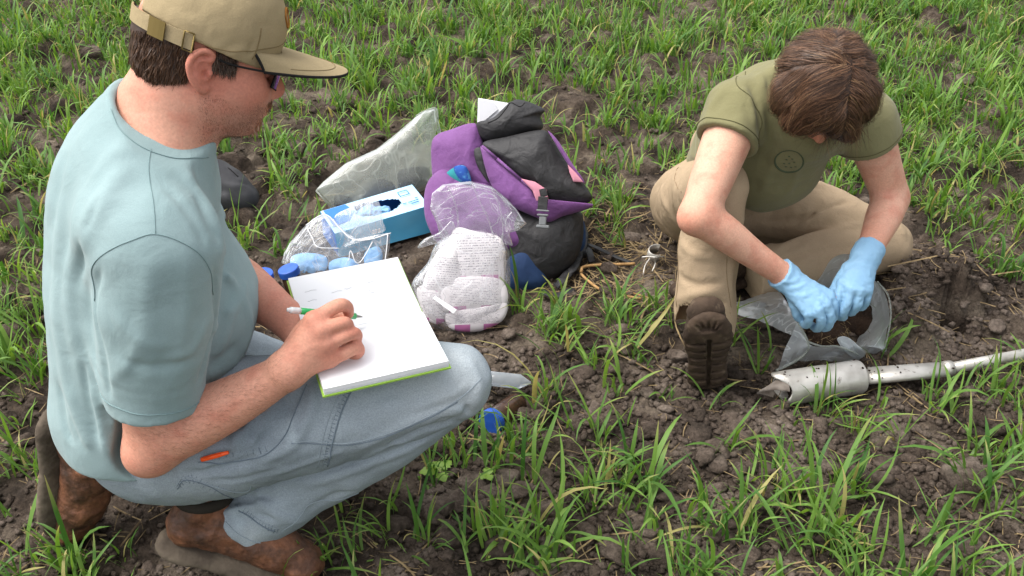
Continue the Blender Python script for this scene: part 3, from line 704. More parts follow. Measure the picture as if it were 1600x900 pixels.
# ears
for s_ in (-1, 1):
    ep = [(-.004, .071, .016), (-.003, .081, .027), (-.014, .085, .033), (-.028, .088, .026), (-.034, .088, .010), (-.028, .086, -.008), (-.017, .082, -.021), (-.009, .077, -.026), (-.003, .073, -.022)]
    he((-.016, .078*s_, .003), (.017, .0075, .027), .006, R=Rot(-16*s_, 0, 0))
    b.chain([C(H(x, y*s_, z), r) for (x, y, z), r in zip(ep, (.004, .0048, .0052, .0055, .0055, .0052, .0058, .0068, .005))], k=.004, n=4)
    b.chain([C(H(-.004, .083*s_, .020), .0028), C(H(-.022, .087*s_, .016), .003), C(H(-.025, .087*s_, .002), .003), C(H(-.016, .084*s_, -.010), .0028)], k=.004)
    he((-.012, .093*s_, .008), (.0105, .010, .0125), .003, 's'); he((-.008, .088*s_, -.001), (.007, .012, .008), .003, 's'); b.crease([H(-.006, .086*s_, .026), H(-.019, .089*s_, .024), H(-.028, .091*s_, .010), H(-.024, .089*s_, -.006)], .0028, -.003)
    he((-.002, .079*s_, .0), (.004, .005, .006), .004)
# right arm
b.chain([C(SHR, .06), C(SHR*.5+ELR*.5, .052), C(ELR+(SHR-ELR)*.16+V3(0, .004, 0), .048), C(ELR, .040)], k=.03)
b.chain([C(ELR, .040), C(ELR*.74+WRR*.26+V3(0, 0, .006), .0465), C(ELR*.4+WRR*.6, .040), C(WRR, .0285), C(W['W'], .026)], k=.02)
b.ell(ELR+V3(-.016, -.006, -.016), .024, k=.03)
b.crease([ELR+V3(.035, -.05, .035), ELR+V3(.05, -.045, .02)], .006, -.004)
# right hand closed round the pen
def palm(W_, K, r=(.017, .015), k=.016):
    for q in K: b.chain([C(W_, .022), C(W_*.55+q*.45, r[0]), C(q, r[1])], k=k)
palm(W['W'], [W['I'], W['M'], W['R'], W['L']])
b.ell(P(480, 545, 1.495), .022, k=.02); b.ell(P(500, 545, 1.51), .020, k=.015)
def finger(pts, rs, k=.004): b.chain([C(p, r) for p, r in zip(pts, rs)], k=k, n=4)
finger([W['I'], P(512, 486, 1.482), P(531, 477, 1.492), P(542, 480, 1.508), P(545, 490, 1.522)], (.0125, .0108, .0108, .0098, .0082), .008)
finger([W['M'], P(523, 508, 1.474), P(539, 505, 1.483), P(543, 510, 1.505), P(532, 515, 1.530), P(515, 512, 1.540)], (.0125, .0105, .0104, .0092, .0090, .008), .004)
finger([W['R'], P(532, 528, 1.480), P(552, 521, 1.492), P(557, 527, 1.512), P(545, 533, 1.534), P(525, 530, 1.542)], (.0122, .0104, .0102, .0092, .0088, .008), .004)
finger([W['L'], P(536, 552, 1.494), P(556, 543, 1.504), P(560, 550, 1.52), P(548, 556, 1.536), P(530, 552, 1.542)], (.0125, .0112, .0105, .0095, .0088, .008), .004)
finger([P(458, 548, 1.50), P(478, 512, 1.512), P(505, 495, 1.532), P(524, 495, 1.536), P(536, 497, 1.538)], (.018, .0145, .0112, .0105, .0085), .010)
for a_, q_ in (('I', (512, 486)), ('M', (520, 508)), ('R', (528, 528)), ('L', (530, 553))):
    b.ell(W[a_]+V3(0, -.006, .006), .0085, k=.012)
b.crease([P(465, 560, 1.455), P(480, 545, 1.455), P(500, 540, 1.46)], .003, .0012); b.crease([P(460, 575, 1.46), P(485, 568, 1.47), P(508, 562, 1.475)], .003, .0010)
# left arm and hand under the book
b.chain([C(SHL, .058), C(SHL*.5+ELL_*.5, .050), C(ELL_, .043), C(ELL_*.6+WRL*.4, .045), C(WRL, .031)], k=.03)
LM = [V3(-.315, 1.300, .446), V3(-.318, 1.278, .446), V3(-.325, 1.258, .444), V3(-.335, 1.240, .442)]
for i, q in enumerate(LM):
    b.chain([C(WRL, .022), C((WRL+q)/2, .017), C(q, .0125)], k=.014)
    finger([q, q+V3(.032, -.006, .006), q+V3(.052, -.010, .008), q+V3(.068, -.012, .008)], (.0105, .0095, .009, .0078))
finger([WRL+V3(.01, .02, -.004), V3(-.345, 1.335, .450), V3(-.318, 1.345, .448), V3(-.300, 1.34, .450)], (.015, .012, .0105, .009), .01)
for (x_, y_, d_) in ((531, 479, 1.482), (538, 506, 1.474), (551, 522, 1.482), (555, 545, 1.494)):   # knuckle creases
    c_ = P(x_, y_, d_); b.crease([c_+V3(-.002, .004, .007), c_+V3(.001, 0, 0), c_+V3(-.002, -.005, -.007)], .0016, -.0012, taper=False)
# legs inside the jeans
HRr, KNr, ANr = P(262, 692, 1.66), P(700, 603, 1.632), P(385, 812, 1.745)
HRl, KNl, ANl = V3(-.62, 1.42, .28), V3(-.27, 1.50, .085), V3(-.69, 1.32, .20)
b.chain([C(HRr, .085), C((HRr+KNr)/2, .066), C(KNr+V3(-.01, 0, -.01), .045)], k=.03); b.chain([C(KNr+V3(-.02, 0, -.02), .042), C((KNr+ANr)/2, .045), C(ANr, .034), C(P(345, 826, 1.755), .03)], k=.01)
b.chain([C(HRl, .08), C((HRl+KNl)/2, .062), C(KNl, .045), C((KNl+ANl)/2, .045), C(ANl, .034)], k=.02)
def mancol(v):
    c = np.tile(np.array(lin('#cd957e')[:3]), (len(v), 1))
    red = np.array(lin('#bb6a5a')[:3]); pale = np.array(lin('#d3a58e')[:3]); dk = np.array(lin('#94705f')[:3])
    def m(c, col, w): w = np.clip(w, 0, 1); return c*(1-w)+col*w
    c = m(c, red, .75*blob(v, H(-.016, -.08, .004), .04)); c = m(c, red, .6*blob(v, H(.06, -.05, -.01), .05)); c = m(c, red, .8*blob(v, H(.115, 0, -.02), .02))
    c = m(c, dk, .55*blob(v, H(.045, -.05, -.075), .05)); c = m(c, dk, .5*blob(v, H(.07, 0, -.09), .04)); c = m(c, pale, .5*blob(v, H(-.06, -.05, -.11), .05))
    c = m(c, dk, .35*blob(v, H(-.05, -.065, -.05), .035))
    for q in ('I', 'M', 'R', 'L'): c = m(c, red, .4*blob(v, W[q], .02))
    for q in ((543, 483, 1.51), (545, 508, 1.49), (560, 522, 1.5), (564, 548, 1.51)): c = m(c, red, .55*blob(v, P(*q), .016))
    c = m(c, red, .22*blob(v, ELR+V3(-.01, -.02, -.02), .05)); c = m(c, red, .4*blob(v, WRL, .08))
    return c
_, bv_, bf_ = b.obj('body', M_skin, man, mancol); man_bvh = bvh_of(bv_, bf_)

# ---- t-shirt
def cast(bv, x, y):
    """Surface point of a built form seen at photo pixel (x,y)."""
    o = Vector((0, 0, CAM_H)); d = (Vector(P(x, y, 1.0))-o).normalized(); r = bv.ray_cast(o, d)
    return None if r[0] is None else np.array(r[0])
def folds(vol, lst):
    v_, f_ = vol.nets(); bv = bvh_of(v_, f_)
    for pts, w_, h_ in lst:
        q = [cast(bv, *p) for p in pts]; q = [p for p in q if p is not None]
        if len(q) > 1: vol.crease(q, w_, h_)
def merge(vol, other, k): vol.put((slice(None),)*3, other.D, k, 'u')
slo, shi = (-.86, 1.0, .16), (-.28, 1.72, .92)
s = Vol(slo, shi, .004)
s.chain([C((-.612, 1.275, .27), .165), C((-.608, 1.28, .40), .174), C((-.590, 1.31, .55), .172), C((-.580, 1.325, .66), .152), C((-.562, 1.33, .705), .135)], flat=FT, ff=1.22, k=.04)
s.ell((-.550, 1.325, .49), (.130, .150, .115), k=.06)
s.chain([C(SHR+.035*LT+V3(-.01, 0, 0), .078), C(V3(-.552, 1.33, .735), .080), C(SHL-.03*LT, .075)], k=.05)
NB, NCt = V3(-.502, 1.318, .838), nrm((.50, -.12, .85))
s.chain([C((-.555, 1.325, .735), .085), C(NB, .073), C(NB+NCt*.03, .071)], k=.05)
s.chain([C((-.525, 1.19, .725), .072), C((-.515, 1.27, .775), .062)], k=.05)
s.chain([C(SHR+V3(0, .006, -.004), .080), C(SHR*.75+ELR*.25+V3(-.004, 0, 0), .080)], k=.022)
s.ell((-.635, 1.27, .33), (.115, .165, .12), k=.05)
sl_ = Vol(slo, shi, .004); ax_ = nrm(ELR-SHR)
sl_.chain([C(SHR+V3(0, .006, -.004), .080), C(SHR*.62+ELR*.38+V3(-.004, 0, 0), .0815), C(SHR*.30+ELR*.70, .072), C(ELR+ax_*.03, .069)], k=.022)
cp = P(240, 632, 1.485); sl_.cut(cp, ax_+V3(.10, 0, 0), .004)
slc = Vol(slo, shi, .004); slc.chain([C(cp-ax_*.05, .050), C(cp+ax_*.10, .060)]); 
ll_ = Vol(slo, shi, .004); ll_.chain([C(SHL, .074), C(SHL*.4+ELL_*.6, .066), C(ELL_*.8+SHL*.2, .062)], k=.03); axl = nrm(ELL_-SHL); ll_.cut(SHL*.25+ELL_*.75, axl, .004); merge(s, ll_, .03)
s.cut(V3(-.60, 1.20, .298), nrm((-.12, -.10, -1)), .004)
s.put((slice(None),)*3, sl_.D, .018, 'u')
fold = [([(165, 400), (138, 450), (150, 560), (178, 640)], .011, .008), ([(150, 330), (118, 400), (112, 480), (130, 580)], .014, .009), ([(160, 420), (146, 470), (160, 560), (172, 620)], .006, -.010),
        ([(100, 300), (90, 420), (98, 560), (120, 660)], .016, .006), ([(200, 260), (155, 320), (130, 390)], .014, .007), ([(280, 250), (330, 330), (345, 400)], .012, .007), ([(300, 300), (340, 370), (350, 440)], .007, -.005),
        ([(345, 380), (362, 440), (358, 500), (340, 560)], .009, .009), ([(335, 420), (336, 500), (322, 560), (312, 600)], .006, -.012),
        ([(375, 460), (390, 510), (370, 560)], .009, .008), ([(325, 590), (370, 560), (412, 535)], .009, .009), ([(330, 570), (370, 540), (405, 505)], .007, -.007), ([(330, 520), (365, 480), (385, 440)], .008, .006),
        ([(260, 560), (300, 545), (322, 500)], .008, .004), ([(190, 560), (240, 572), (300, 560)], .008, -.003), ([(180, 490), (215, 530), (270, 540)], .009, .003), ([(165, 600), (200, 570), (225, 520)], .008, .0035),
        ([(105, 600), (125, 660), (140, 700)], .009, .009), ([(92, 600), (100, 660), (110, 690)], .007, -.008), ([(145, 600), (155, 650), (168, 715)], .008, .008), ([(130, 560), (137, 620), (152, 690)], .006, -.007),
        ([(215, 225), (180, 240), (140, 290)], .014, .004), ([(235, 400), (228, 500), (238, 610)], .014, .0035), ([(290, 400), (292, 480), (280, 560)], .010, .003), ([(110, 220), (90, 300), (85, 360)], .014, -.004),
        ([(165, 300), (140, 350), (128, 430)], .007, -.006), ([(250, 290), (300, 340), (322, 390)], .007, -.004)]
folds(s, fold)
s.noise(.0035, .07, 31).noise(.0014, .03, 32)
s.put((slice(None),)*3, slc.D, .003, 's')
s.cut(NB, NCt, .004, lo=(-.66, 1.18, .72), hi=(-.36, 1.46, .92))
s.chain([C(NB-NCt*.03, .063), C(NB+NCt*.08, .064)], op='s', k=.006)
_, tv, tf = s.obj('shirt', M_tee, man); tee = _; tee_bvh = bvh_of(tv, tf)
def cseam(pts, r, m, par, bv, name='seam', n=8, flat=.6):
    q = [cast(bv, *p) for p in pts]; q = [p for p in q if p is not None]
    if len(q) < 2: return None
    return seam(q, r, m, par, bv, name, n=n, flat=flat)
def seam(pts, r=.0016, m=None, par=None, bv=None, name='seam', lift=.0006, n=8, flat=.6):
    p = project_path(bv or tee_bvh, pts, n, lift); o = tube(name, p, r, m or M_teeseam, None, seg=6); o.parent = par or tee; return o
cseam([(228, 200), (232, 260), (240, 320), (243, 366)], .0005, M_teeseam, tee, tee_bvh)
cseam([(148, 470), (143, 425), (165, 395), (205, 376), (243, 366), (290, 382), (322, 410), (333, 460)], .0006, M_teeseam, tee, tee_bvh)
def ringseam(c, ax, r, rad, m, par, bv, name='sleeve_hem'):
    ax = nrm(ax); u = nrm(np.cross(ax, (0, 1, .2))); w_ = np.cross(ax, u); return seam([c+(u*math.cos(a)+w_*math.sin(a))*r for a in np.linspace(0, 2*np.pi, 25)], rad, m, par, bv, name, n=3)
ringseam(cp-ax_*.024, ax_, .075, .0008, M_teeseam, tee, tee_bvh)
nr_ = []
for a_ in np.linspace(0, 2*np.pi, 33)[:-1]:
    u_ = nrm(np.cross(NCt, (0, 1, 0))); w_ = np.cross(NCt, u_); nr_.append(NB+(u_*math.cos(a_)+w_*math.sin(a_))*.088-NCt*.020)
nr_ = []
for a_ in np.linspace(0, 2*np.pi, 41)[:-1]:
    u_ = nrm(np.cross(NCt, (0, 1, 0))); w_ = np.cross(NCt, u_); dd_ = u_*math.cos(a_)+w_*math.sin(a_); c_ = NB-NCt*.021
    r_ = tee_bvh.ray_cast(Vector(c_+dd_*.115), Vector(-dd_))
    if r_[0] is not None: nr_.append(np.array(r_[0])+dd_*.0006)
cseam([(168, 126), (173, 170), (186, 200), (212, 224), (245, 240), (285, 248), (325, 246)], .0008, M_teeseam, tee, tee_bvh)

# ---- jeans
j = Vol((-.86, 1.0, -.0), (.02, 1.68, .52), .0034)
j.chain([C(P(262, 672, 1.70), .118), C(P(300, 675, 1.655), .118), C(P(420, 655, 1.635), .105), C(P(560, 628, 1.625), .089), C(P(660, 606, 1.625), .075), C(P(708, 598, 1.632), .064)], k=.02)
j.ell(V3(-.605, 1.28, .29), (.13, .16, .11), k=.04)
axs = nrm(P(385, 815, 1.75)-P(600, 668, 1.675)); hc = P(378, 815, 1.742)
lg = Vol((-.86, 1.0, -.0), (.02, 1.68, .52), .0034); lg.chain([C(P(700, 606, 1.642), .060), C(P(600, 668, 1.675), .072), C(P(490, 735, 1.715), .070), C(P(410, 795, 1.74), .064), C(P(340, 838, 1.76), .066)], k=.006)
lg.cut(hc, axs+V3(.0, .0, -.05), .004); merge(j, lg, .006)
j.chain([C(HRl, .115), C((HRl+KNl)/2, .09), C(KNl, .07), C((KNl+ANl)/2+V3(0, 0, .0), .062), C(ANl, .055)], k=.01)
jf = [([(330, 690), (360, 650), (400, 610)], .008, -.009), ([(360, 700), (395, 655), (430, 600)], .009, .007), ([(400, 700), (440, 660), (470, 605)], .007, -.006),
      ([(420, 720), (460, 690), (485, 640), (490, 600)], .008, .005), ([(290, 740), (330, 735), (400, 715)], .008, -.005),
      ([(560, 700), (640, 660), (700, 640)], .007, .006), ([(600, 700), (660, 670), (720, 655)], .006, -.007), ([(650, 660), (690, 650), (735, 630)], .005, .005),
      ([(690, 665), (722, 650), (728, 630)], .005, -.006), ([(470, 760), (560, 730), (660, 690)], .009, .006), ([(500, 780), (560, 770), (620, 735)], .009, -.005),
      ([(395, 770), (430, 800), (470, 815)], .008, .006), ([(340, 790), (370, 780), (430, 775)], .007, -.006), ([(730, 560), (748, 600), (740, 640)], .010, .003)]
jf = [(p, w_, h_*1.7) for p, w_, h_ in jf]+[([(372, 690), (392, 640), (415, 600)], .005, -.007), ([(385, 705), (412, 660), (440, 600)], .0045, .006), ([(402, 712), (430, 668), (455, 612)], .0045, -.006), ([(415, 722), (448, 690), (470, 650)], .0045, .005),
      ([(300, 735), (340, 728), (380, 716)], .005, .005), ([(320, 752), (370, 750), (430, 735)], .005, -.005), ([(430, 760), (520, 738), (600, 712)], .005, .005), ([(350, 800), (400, 790), (450, 790)], .005, .005), ([(360, 815), (400, 806), (440, 808)], .0045, -.005), ([(480, 800), (520, 775), (560, 765)], .006, -.006),
      ([(690, 640), (715, 640), (735, 650)], .0045, .006), ([(675, 655), (700, 652), (722, 660)], .0045, -.006), ([(560, 640), (600, 620), (640, 612)], .008, -.003), ([(560, 722), (600, 700), (650, 684)], .005, .006), ([(590, 716), (640, 694), (700, 668)], .0045, -.006), ([(500, 742), (540, 728), (590, 712)], .006, -.006), ([(640, 640), (690, 622), (740, 600)], .007, .004), ([(430, 742), (480, 724), (540, 702)], .006, .004)]
folds(j, jf)
j.noise(.0035, .06, 41).noise(.0018, .025, 42)
j.chain([C(hc+axs*.08, .052), C(hc-axs*.04, .044)], op='s', k=.003)
j.cut(ANl+V3(-.0, 0, 0), nrm(ANl-KNl), .004, lo=ANl-.1, hi=ANl+V3(.05, .1, .1))
def jcol(v):
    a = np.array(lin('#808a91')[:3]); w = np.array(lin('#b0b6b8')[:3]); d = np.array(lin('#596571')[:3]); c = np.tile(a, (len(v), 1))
    for q, r, k in (((720, 560, 1.57), .07, .9), ((745, 620, 1.58), .05, .7), ((620, 600, 1.54), .09, .45), ((560, 790, 1.67), .06, .4), ((300, 770, 1.58), .07, .3), ((400, 840, 1.69), .03, .6)):
        f = np.clip(k*blob(v, P(*q), r), 0, 1); c = c*(1-f)+w*f
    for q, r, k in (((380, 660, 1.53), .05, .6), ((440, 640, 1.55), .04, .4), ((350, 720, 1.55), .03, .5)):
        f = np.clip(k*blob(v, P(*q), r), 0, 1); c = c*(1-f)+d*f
    return c
_, jv, jfc = j.obj('jeans', M_jean, man, jcol); jeans = _; jb = bvh_of(jv, jfc)
def js(pts, r=.0012, m=None, name='seam'): return cseam(pts, r*.55, m or M_jseam, jeans, jb, name)
js([(560, 592), (535, 640), (520, 690), (512, 728)], .0022); js([(553, 592), (527, 640), (511, 690), (504, 728)], .0011, M_jseaml)
js([(455, 690), (560, 690), (660, 655), (715, 625), (752, 590)], .0013, M_jseaml); js([(455, 693), (560, 693), (660, 658), (715, 628)], .0012)
js([(310, 722), (360, 722), (415, 710), (450, 672), (480, 600)], .0016)
js([(275, 760), (290, 745), (340, 762), (385, 768), (392, 760)], .0014, M_jseaml); js([(277, 764), (292, 750), (340, 767), (385, 773)], .0012)
js([(368, 790), (400, 815), (430, 830)], .0022); js([(372, 787), (404, 812), (434, 826)], .0010, M_jseaml)
def pucker(pts, n, L, m=M_jseam):
    q = catmull(np.array([list(p)+[0] for p in pts], float), 12)[:, :2]; t = np.linspace(0, len(q)-1.01, n); g_ = np.random.default_rng(n); out = []
    for a in t:
        i = int(a); p = q[i]*(1-a+i)+q[min(i+1, len(q)-1)]*(a-i); d = q[min(i+1, len(q)-1)]-q[i]; d = d/(np.linalg.norm(d)+1e-6); nn = np.array([-d[1], d[0]])+d*g_.uniform(-.3, .3)
        a_, b_ = cast(jb, *(p-nn*L*g_.uniform(.1, .4))), cast(jb, *(p+nn*L*g_.uniform(.5, 1)))
        if a_ is not None and b_ is not None and np.linalg.norm(a_-b_) < .03: out.append(tube_vf(np.array([a_, b_]), .0006, 4))
    v, f = join_vf(out); o = mesh_np('puckered_stitching', v, f, m, None); o.parent = jeans; o['kind'] = 'stuff'
pucker([(556, 592), (531, 640), (515, 690), (508, 726)], 26, 7); pucker([(372, 788), (404, 813), (434, 828)], 14, 8); pucker([(280, 757), (300, 745), (340, 762), (385, 768)], 16, 10); pucker([(330, 712), (375, 708), (415, 700)], 9, 8)
js([(545, 592), (519, 640), (503, 690), (496, 730)], .0010, M_jseaml); js([(336, 790), (352, 815), (378, 838), (410, 848)], .0016, M_jseaml)
js([(440, 830), (470, 805), (490, 785), (560, 770), (650, 725)], .0011, M_jseaml)

# ---- boots
def bootframe(heel, toe, up):
    x = nrm(toe-heel); u = np.asarray(up, float); y = nrm(np.cross(u, x)); z = np.cross(x, y); return np.stack([x, y, z], 1)
h1, t1 = P(262, 850, 1.745), P(470, 905, 1.775)
boot(man, bootframe(h1, t1, (.10, .18, 1)), (h1+t1)/2, 51, M_leather, M_sole, 1.0)
h2, t2 = P(84, 640, 1.735), P(92, 818, 1.86)
M2 = bootframe(h2, t2, nrm((.96, -.25, .1))); boot(man, M2, (h2+t2)/2-M2[:, 2]*.005, 52, M_leather, M_sole, 1.02)

# ---- cap
cap_e = empty('cap', (0, 0, 0)); cap_e.parent = man
cl_ = Vol((-.16, -.12, -.03), (.15, .12, .18), .003)
cl_.ell((-.004, 0, .050), (.109, .089, .100), k=.01).ell((.02, 0, .085), (.085, .078, .075), k=.03)
cl_.noise(.0025, .04, 61).noise(.001, .015, 62)
cl_.crease([(-.03, -.088, .02), (-.02, -.09, .06), (-.01, -.06, .12)], .003, -.0015); cl_.crease([(.045, -.08, .04), (.05, -.07, .08)], .006, -.003); cl_.crease([(.02, -.09, .035), (.04, -.08, .05)], .006, .003)
CN = nrm((-.26, 0, -1.0)); CPt = V3(0, 0, .036); cl_.cut(CPt, CN, .003)
cl_.ell((-.006, 0, .036), (.100, .080, .096), k=.003, op='s')
cl_.ell((-.125, 0, .070), (.03, .034, .030), k=.004, op='s')                # the gap above the strap
v_, f_ = cl_.nets(); cv_ = HP+(v_*HS)@HR.T
crown = mesh_np('crown', cv_, f_, M_cap, None); crown.parent = cap_e; crown_b = bvh_of(cv_, f_)
cap_e.parent = None; bpy.data.objects.remove(crown); 
cap = mesh_np('cap', cv_, f_, M_cap, man); bpy.data.objects.remove(cap_e)
def hl(v): return HP+(np.asarray(v)*HS)@HR.T
# brim: curved sheet, with a dark bound edge
nu, nv = 33, 11; g = []
for i in range(nu):
    a_ = math.radians(-62+124*i/(nu-1)); q = a_/math.radians(62)
    for k in range(nv):
        t_ = k/(nv-1); x0, y0 = .008+.100*math.cos(a_), .086*math.sin(a_)
        out = .108*max(0, 1-abs(q)**3.0)**.55 if abs(q) < 1 else 0.02
        x = x0+out*t_*1.0+(.0); y = y0*(1+.10*t_*(1-abs(q))); z = .040+.002*t_+.004*q*q*(1-t_)-.016*t_*q*q-.008*t_*t_
        z = z-.010*(1-t_)*0; g.append((x, y, z))
g = np.array(g); top = g+V3(0, 0, .0022); bot = g-V3(0, 0, .0014)
ii = (np.arange(nu-1)[:, None]*nv+np.arange(nv-1)[None]).ravel(); q1 = np.stack([ii, ii+nv, ii+nv+1, ii+1], 1); q2 = q1[:, ::-1]+nu*nv
brim = mesh_np('brim', hl(np.vstack([top, bot])), np.vstack([q1, q2]), M_cap, None); brim.parent = cap
edge = np.vstack([g[0*nv:(0+1)*nv], g[nv-1::nv][1:-1], g[(nu-1)*nv:][::-1]]); e_ = tube('binding', hl(edge), .0021, M_black, None, 6); e_.parent = brim
for off in (.82,):
    k = int(off*(nv-1)); o_ = tube('stitch_line', hl(top[k::nv][2:-2]+V3(0, 0, .0004)), .0005, M_capseam, None, 4); o_.parent = brim
def cs(pts, r, m, name): 
    p = project_path(crown_b, [hl(q) for q in pts], 6, .0006); o = tube(name, p, r, m, None, 6); o.parent = cap; return o
cs([(-.03, -.10, .02), (-.025, -.09, .07), (-.01, -.05, .13), (0, 0, .16)], .0009, M_capseam, 'panel_seam')
cs([(.06, -.09, .03), (.055, -.07, .08), (.03, -.03, .14), (0, 0, .16)], .0009, M_capseam, 'panel_seam')
cs([(-.09, -.09, .02), (-.03, -.10, .034), (.04, -.10, .044), (.11, -.03, .06), (.11, .03, .06)], .0007, M_capseam, 'band_stitching')
cs([(-.105, -.07, .02), (-.125, -.02, .02), (-.125, .02, .02), (-.105, .07, .02)], .0008, M_capseam, 'band_stitching')
def strap_path(a0, a1, z0, n=14, k=1.0): return np.array([hl((-.004+.111*k*math.cos(a), .091*k*math.sin(a), z0(a))) for a in np.linspace(a0, a1, n)])
sp = strap_path(math.radians(-106), math.radians(-190), lambda a: .037-.016*math.cos(a))
upv = HR@V3(0, 0, 1)
def band(name, path, half, th, m, par):
    t_, N_, B_ = frames(path); V_ = []
    c_ = hl((-.008, 0, .03))
    for p_ in path:
        o_ = nrm((p_-c_)-upv*np.dot(p_-c_, upv)); V_ += [p_+upv*half, p_+upv*half+o_*th, p_-upv*half+o_*th, p_-upv*half]
    F_ = []
    for i in range(len(path)-1):
        for k in range(4): F_.append([i*4+k, i*4+(k+1) % 4, i*4+4+(k+1) % 4, i*4+4+k])
    F_ += [[3, 2, 1, 0], [len(V_)-4, len(V_)-3, len(V_)-2, len(V_)-1]]
    o = mesh_np(name, V_, F_, m, None, smooth=False); o.parent = par; return o
strap = band('strap', sp, .0105, .0022, M_cap, cap)
bk = strap_path(math.radians(-126), math.radians(-140), lambda a: .037-.016*math.cos(a), 4, 1.055); band('buckle', bk, .0125, .0018, M_brass, strap)
bl_ = strap_path(math.radians(-105), math.radians(-112), lambda a: .037-.016*math.cos(a), 3, 1.05); p_ = bl_
o_ = hl((-.008, 0, .03)); ring = [p_[0]+upv*.0125, p_[-1]+upv*.0125, p_[-1]-upv*.0125, p_[0]-upv*.0125]; ob = tube('buckle_ring', np.array(ring+ring[:1]), .0014, M_brass, None, 6); ob.parent = strap
# embroidered tan badge on the cap front
bd = Vol((.08, -.05, .05), (.13, .05, .13), .003); 
bp_ = [hl((-.008+.117*math.cos(a)*.985, .092*math.sin(a), z)) for a, z in ((-.40, .100), (-.32, .112), (-.20, .114), (-.10, .104), (-.16, .088), (-.30, .084), (-.40, .100))]
o = tube('embroidery', project_path(crown_b, bp_, 5, .001), .0016, mat('orange_thread', '#9b6a35', .9, .1), None, 5); o.parent = cap

# ---- hair below the cap, sideburn, goatee
g = np.random.default_rng(5); hv = Vol((-.13, -.1, -.08), (.09, .1, .06), .003)
hv.ell((-.012, 0, .040), (.1035, .0815, .093), k=.01); hv.ell((-.055, 0, -.020), (.050, .060, .045), k=.03)
hv.cut((.0, 0, .045), (.2, 0, 1), .003); hv.cut((-.03, 0, -.020), nrm((.45, 0, -.9)), .003); hv.cut((-.030, 0, 0), (1, 0, 0), .003); hv.noise(.002, .01, 71)
v_, f_ = hv.nets(); hair = mesh_np('hair', hl(v_), f_, M_hair, man, col=np.tile(np.array(lin('#3b2a1f')[:3]), (len(v_), 1))); hb = bvh_of(v_, f_)
def hair_on(bv, n, fn, seed, L, w, cols, name, parent, down, bendv, lift=.0):
    g = np.random.default_rng(seed); R_, D_ = [], []
    for k in range(n):
        q = fn(g); loc, nn, i, d = bv.find_nearest(Vector(q)); nn = np.array(nn); dv = nrm(down(q)-nn*np.dot(down(q), nn)+nn*.10+g.normal(0, .12, 3)); R_.append(np.array(loc)+nn*lift); D_.append(dv)
    R_, D_ = np.array(R_), np.array(D_); cc = np.array([lin(c)[:3] for c in cols])[g.integers(0, len(cols), n)]*g.uniform(.7, 1.2, (n, 1))
    Ls = g.uniform(L[0], L[1], n)
    return R_, D_, Ls, g.uniform(w*.7, w*1.2, n), cc
def back_pt(g): 
    while True:
        x = g.uniform(-.115, .0); 
        if x < -.03 or g.random() < .3: return (x, -.09*abs(math.cos(g.uniform(-1.2, 1.2))) if g.random() < .75 else g.uniform(-.07, .07), g.uniform(-.055, .035))
R_, D_, Ls, ws, cc = hair_on(hb, 4200, back_pt, 8, (.006, .014), .0006, ('#4d3626', '#3b291e', '#674a34', '#583f2c'), 'h', hair, lambda q: V3(-.12, 0, -1), None)
st = strands('hair_strands', hl(R_), D_@HR.T, Ls, ws, cc, None, (np.random.default_rng(3).normal(0, .12, R_.shape)), 3); st.parent = hair; tag(st, kind='stuff')
def side_pt(g): return (g.uniform(.0, .036), -.08, g.uniform(.005, .04))
R_, D_, Ls, ws, cc = [], [], [], [], []
def on_body(n, fn, seed, L, w, cols, down):
    g = np.random.default_rng(seed); R_, D_ = [], []
    for k in range(n):
        q = hl(fn(g)); loc, nn, i, d = man_bvh.find_nearest(Vector(q)); nn = np.array(nn); dn = HR@np.asarray(down, float); dv = nrm(dn-nn*np.dot(dn, nn)+nn*.25+g.normal(0, .2, 3)); R_.append(np.array(loc)); D_.append(dv)
    cc = np.array([lin(c)[:3] for c in cols])[g.integers(0, len(cols), n)]*g.uniform(.7, 1.2, (n, 1)); R_ = np.array(R_)
    return R_, np.array(D_), g.uniform(L[0], L[1], n), np.full(n, w), cc, g.normal(0, .15, R_.shape)
a = on_body(900, side_pt, 9, (.006, .013), .0005, ('#4a382c', '#6b5a4c', '#3a2b22'), (.1, 0, -1))
st = strands('sideburn', a[0], a[1], a[2], a[3], a[4], None, a[5], 2); st.parent = hair; tag(st, kind='stuff')
a = on_body(480, lambda g: (.088+g.normal(0, .008), g.normal(0, .013), -.076+g.normal(0, .009)), 10, (.004, .009), .0006, ('#b07a55', '#a5785e', '#b99a85', '#945f42'), (.3, 0, -1))
st = strands('goatee', a[0], a[1], a[2], a[3], a[4], man, a[5], 2); tag(st, kind='stuff')
a = on_body(260, lambda g: (.10+g.normal(0, .004), g.normal(0, .014), -.040+g.normal(0, .004)), 12, (.005, .009), .0005, ('#9a6a48', '#8a6a54', '#7a4e36'), (.3, 0, -1))
st = strands('moustache', a[0], a[1], a[2], a[3], a[4], man, a[5], 2); tag(st, kind='stuff')

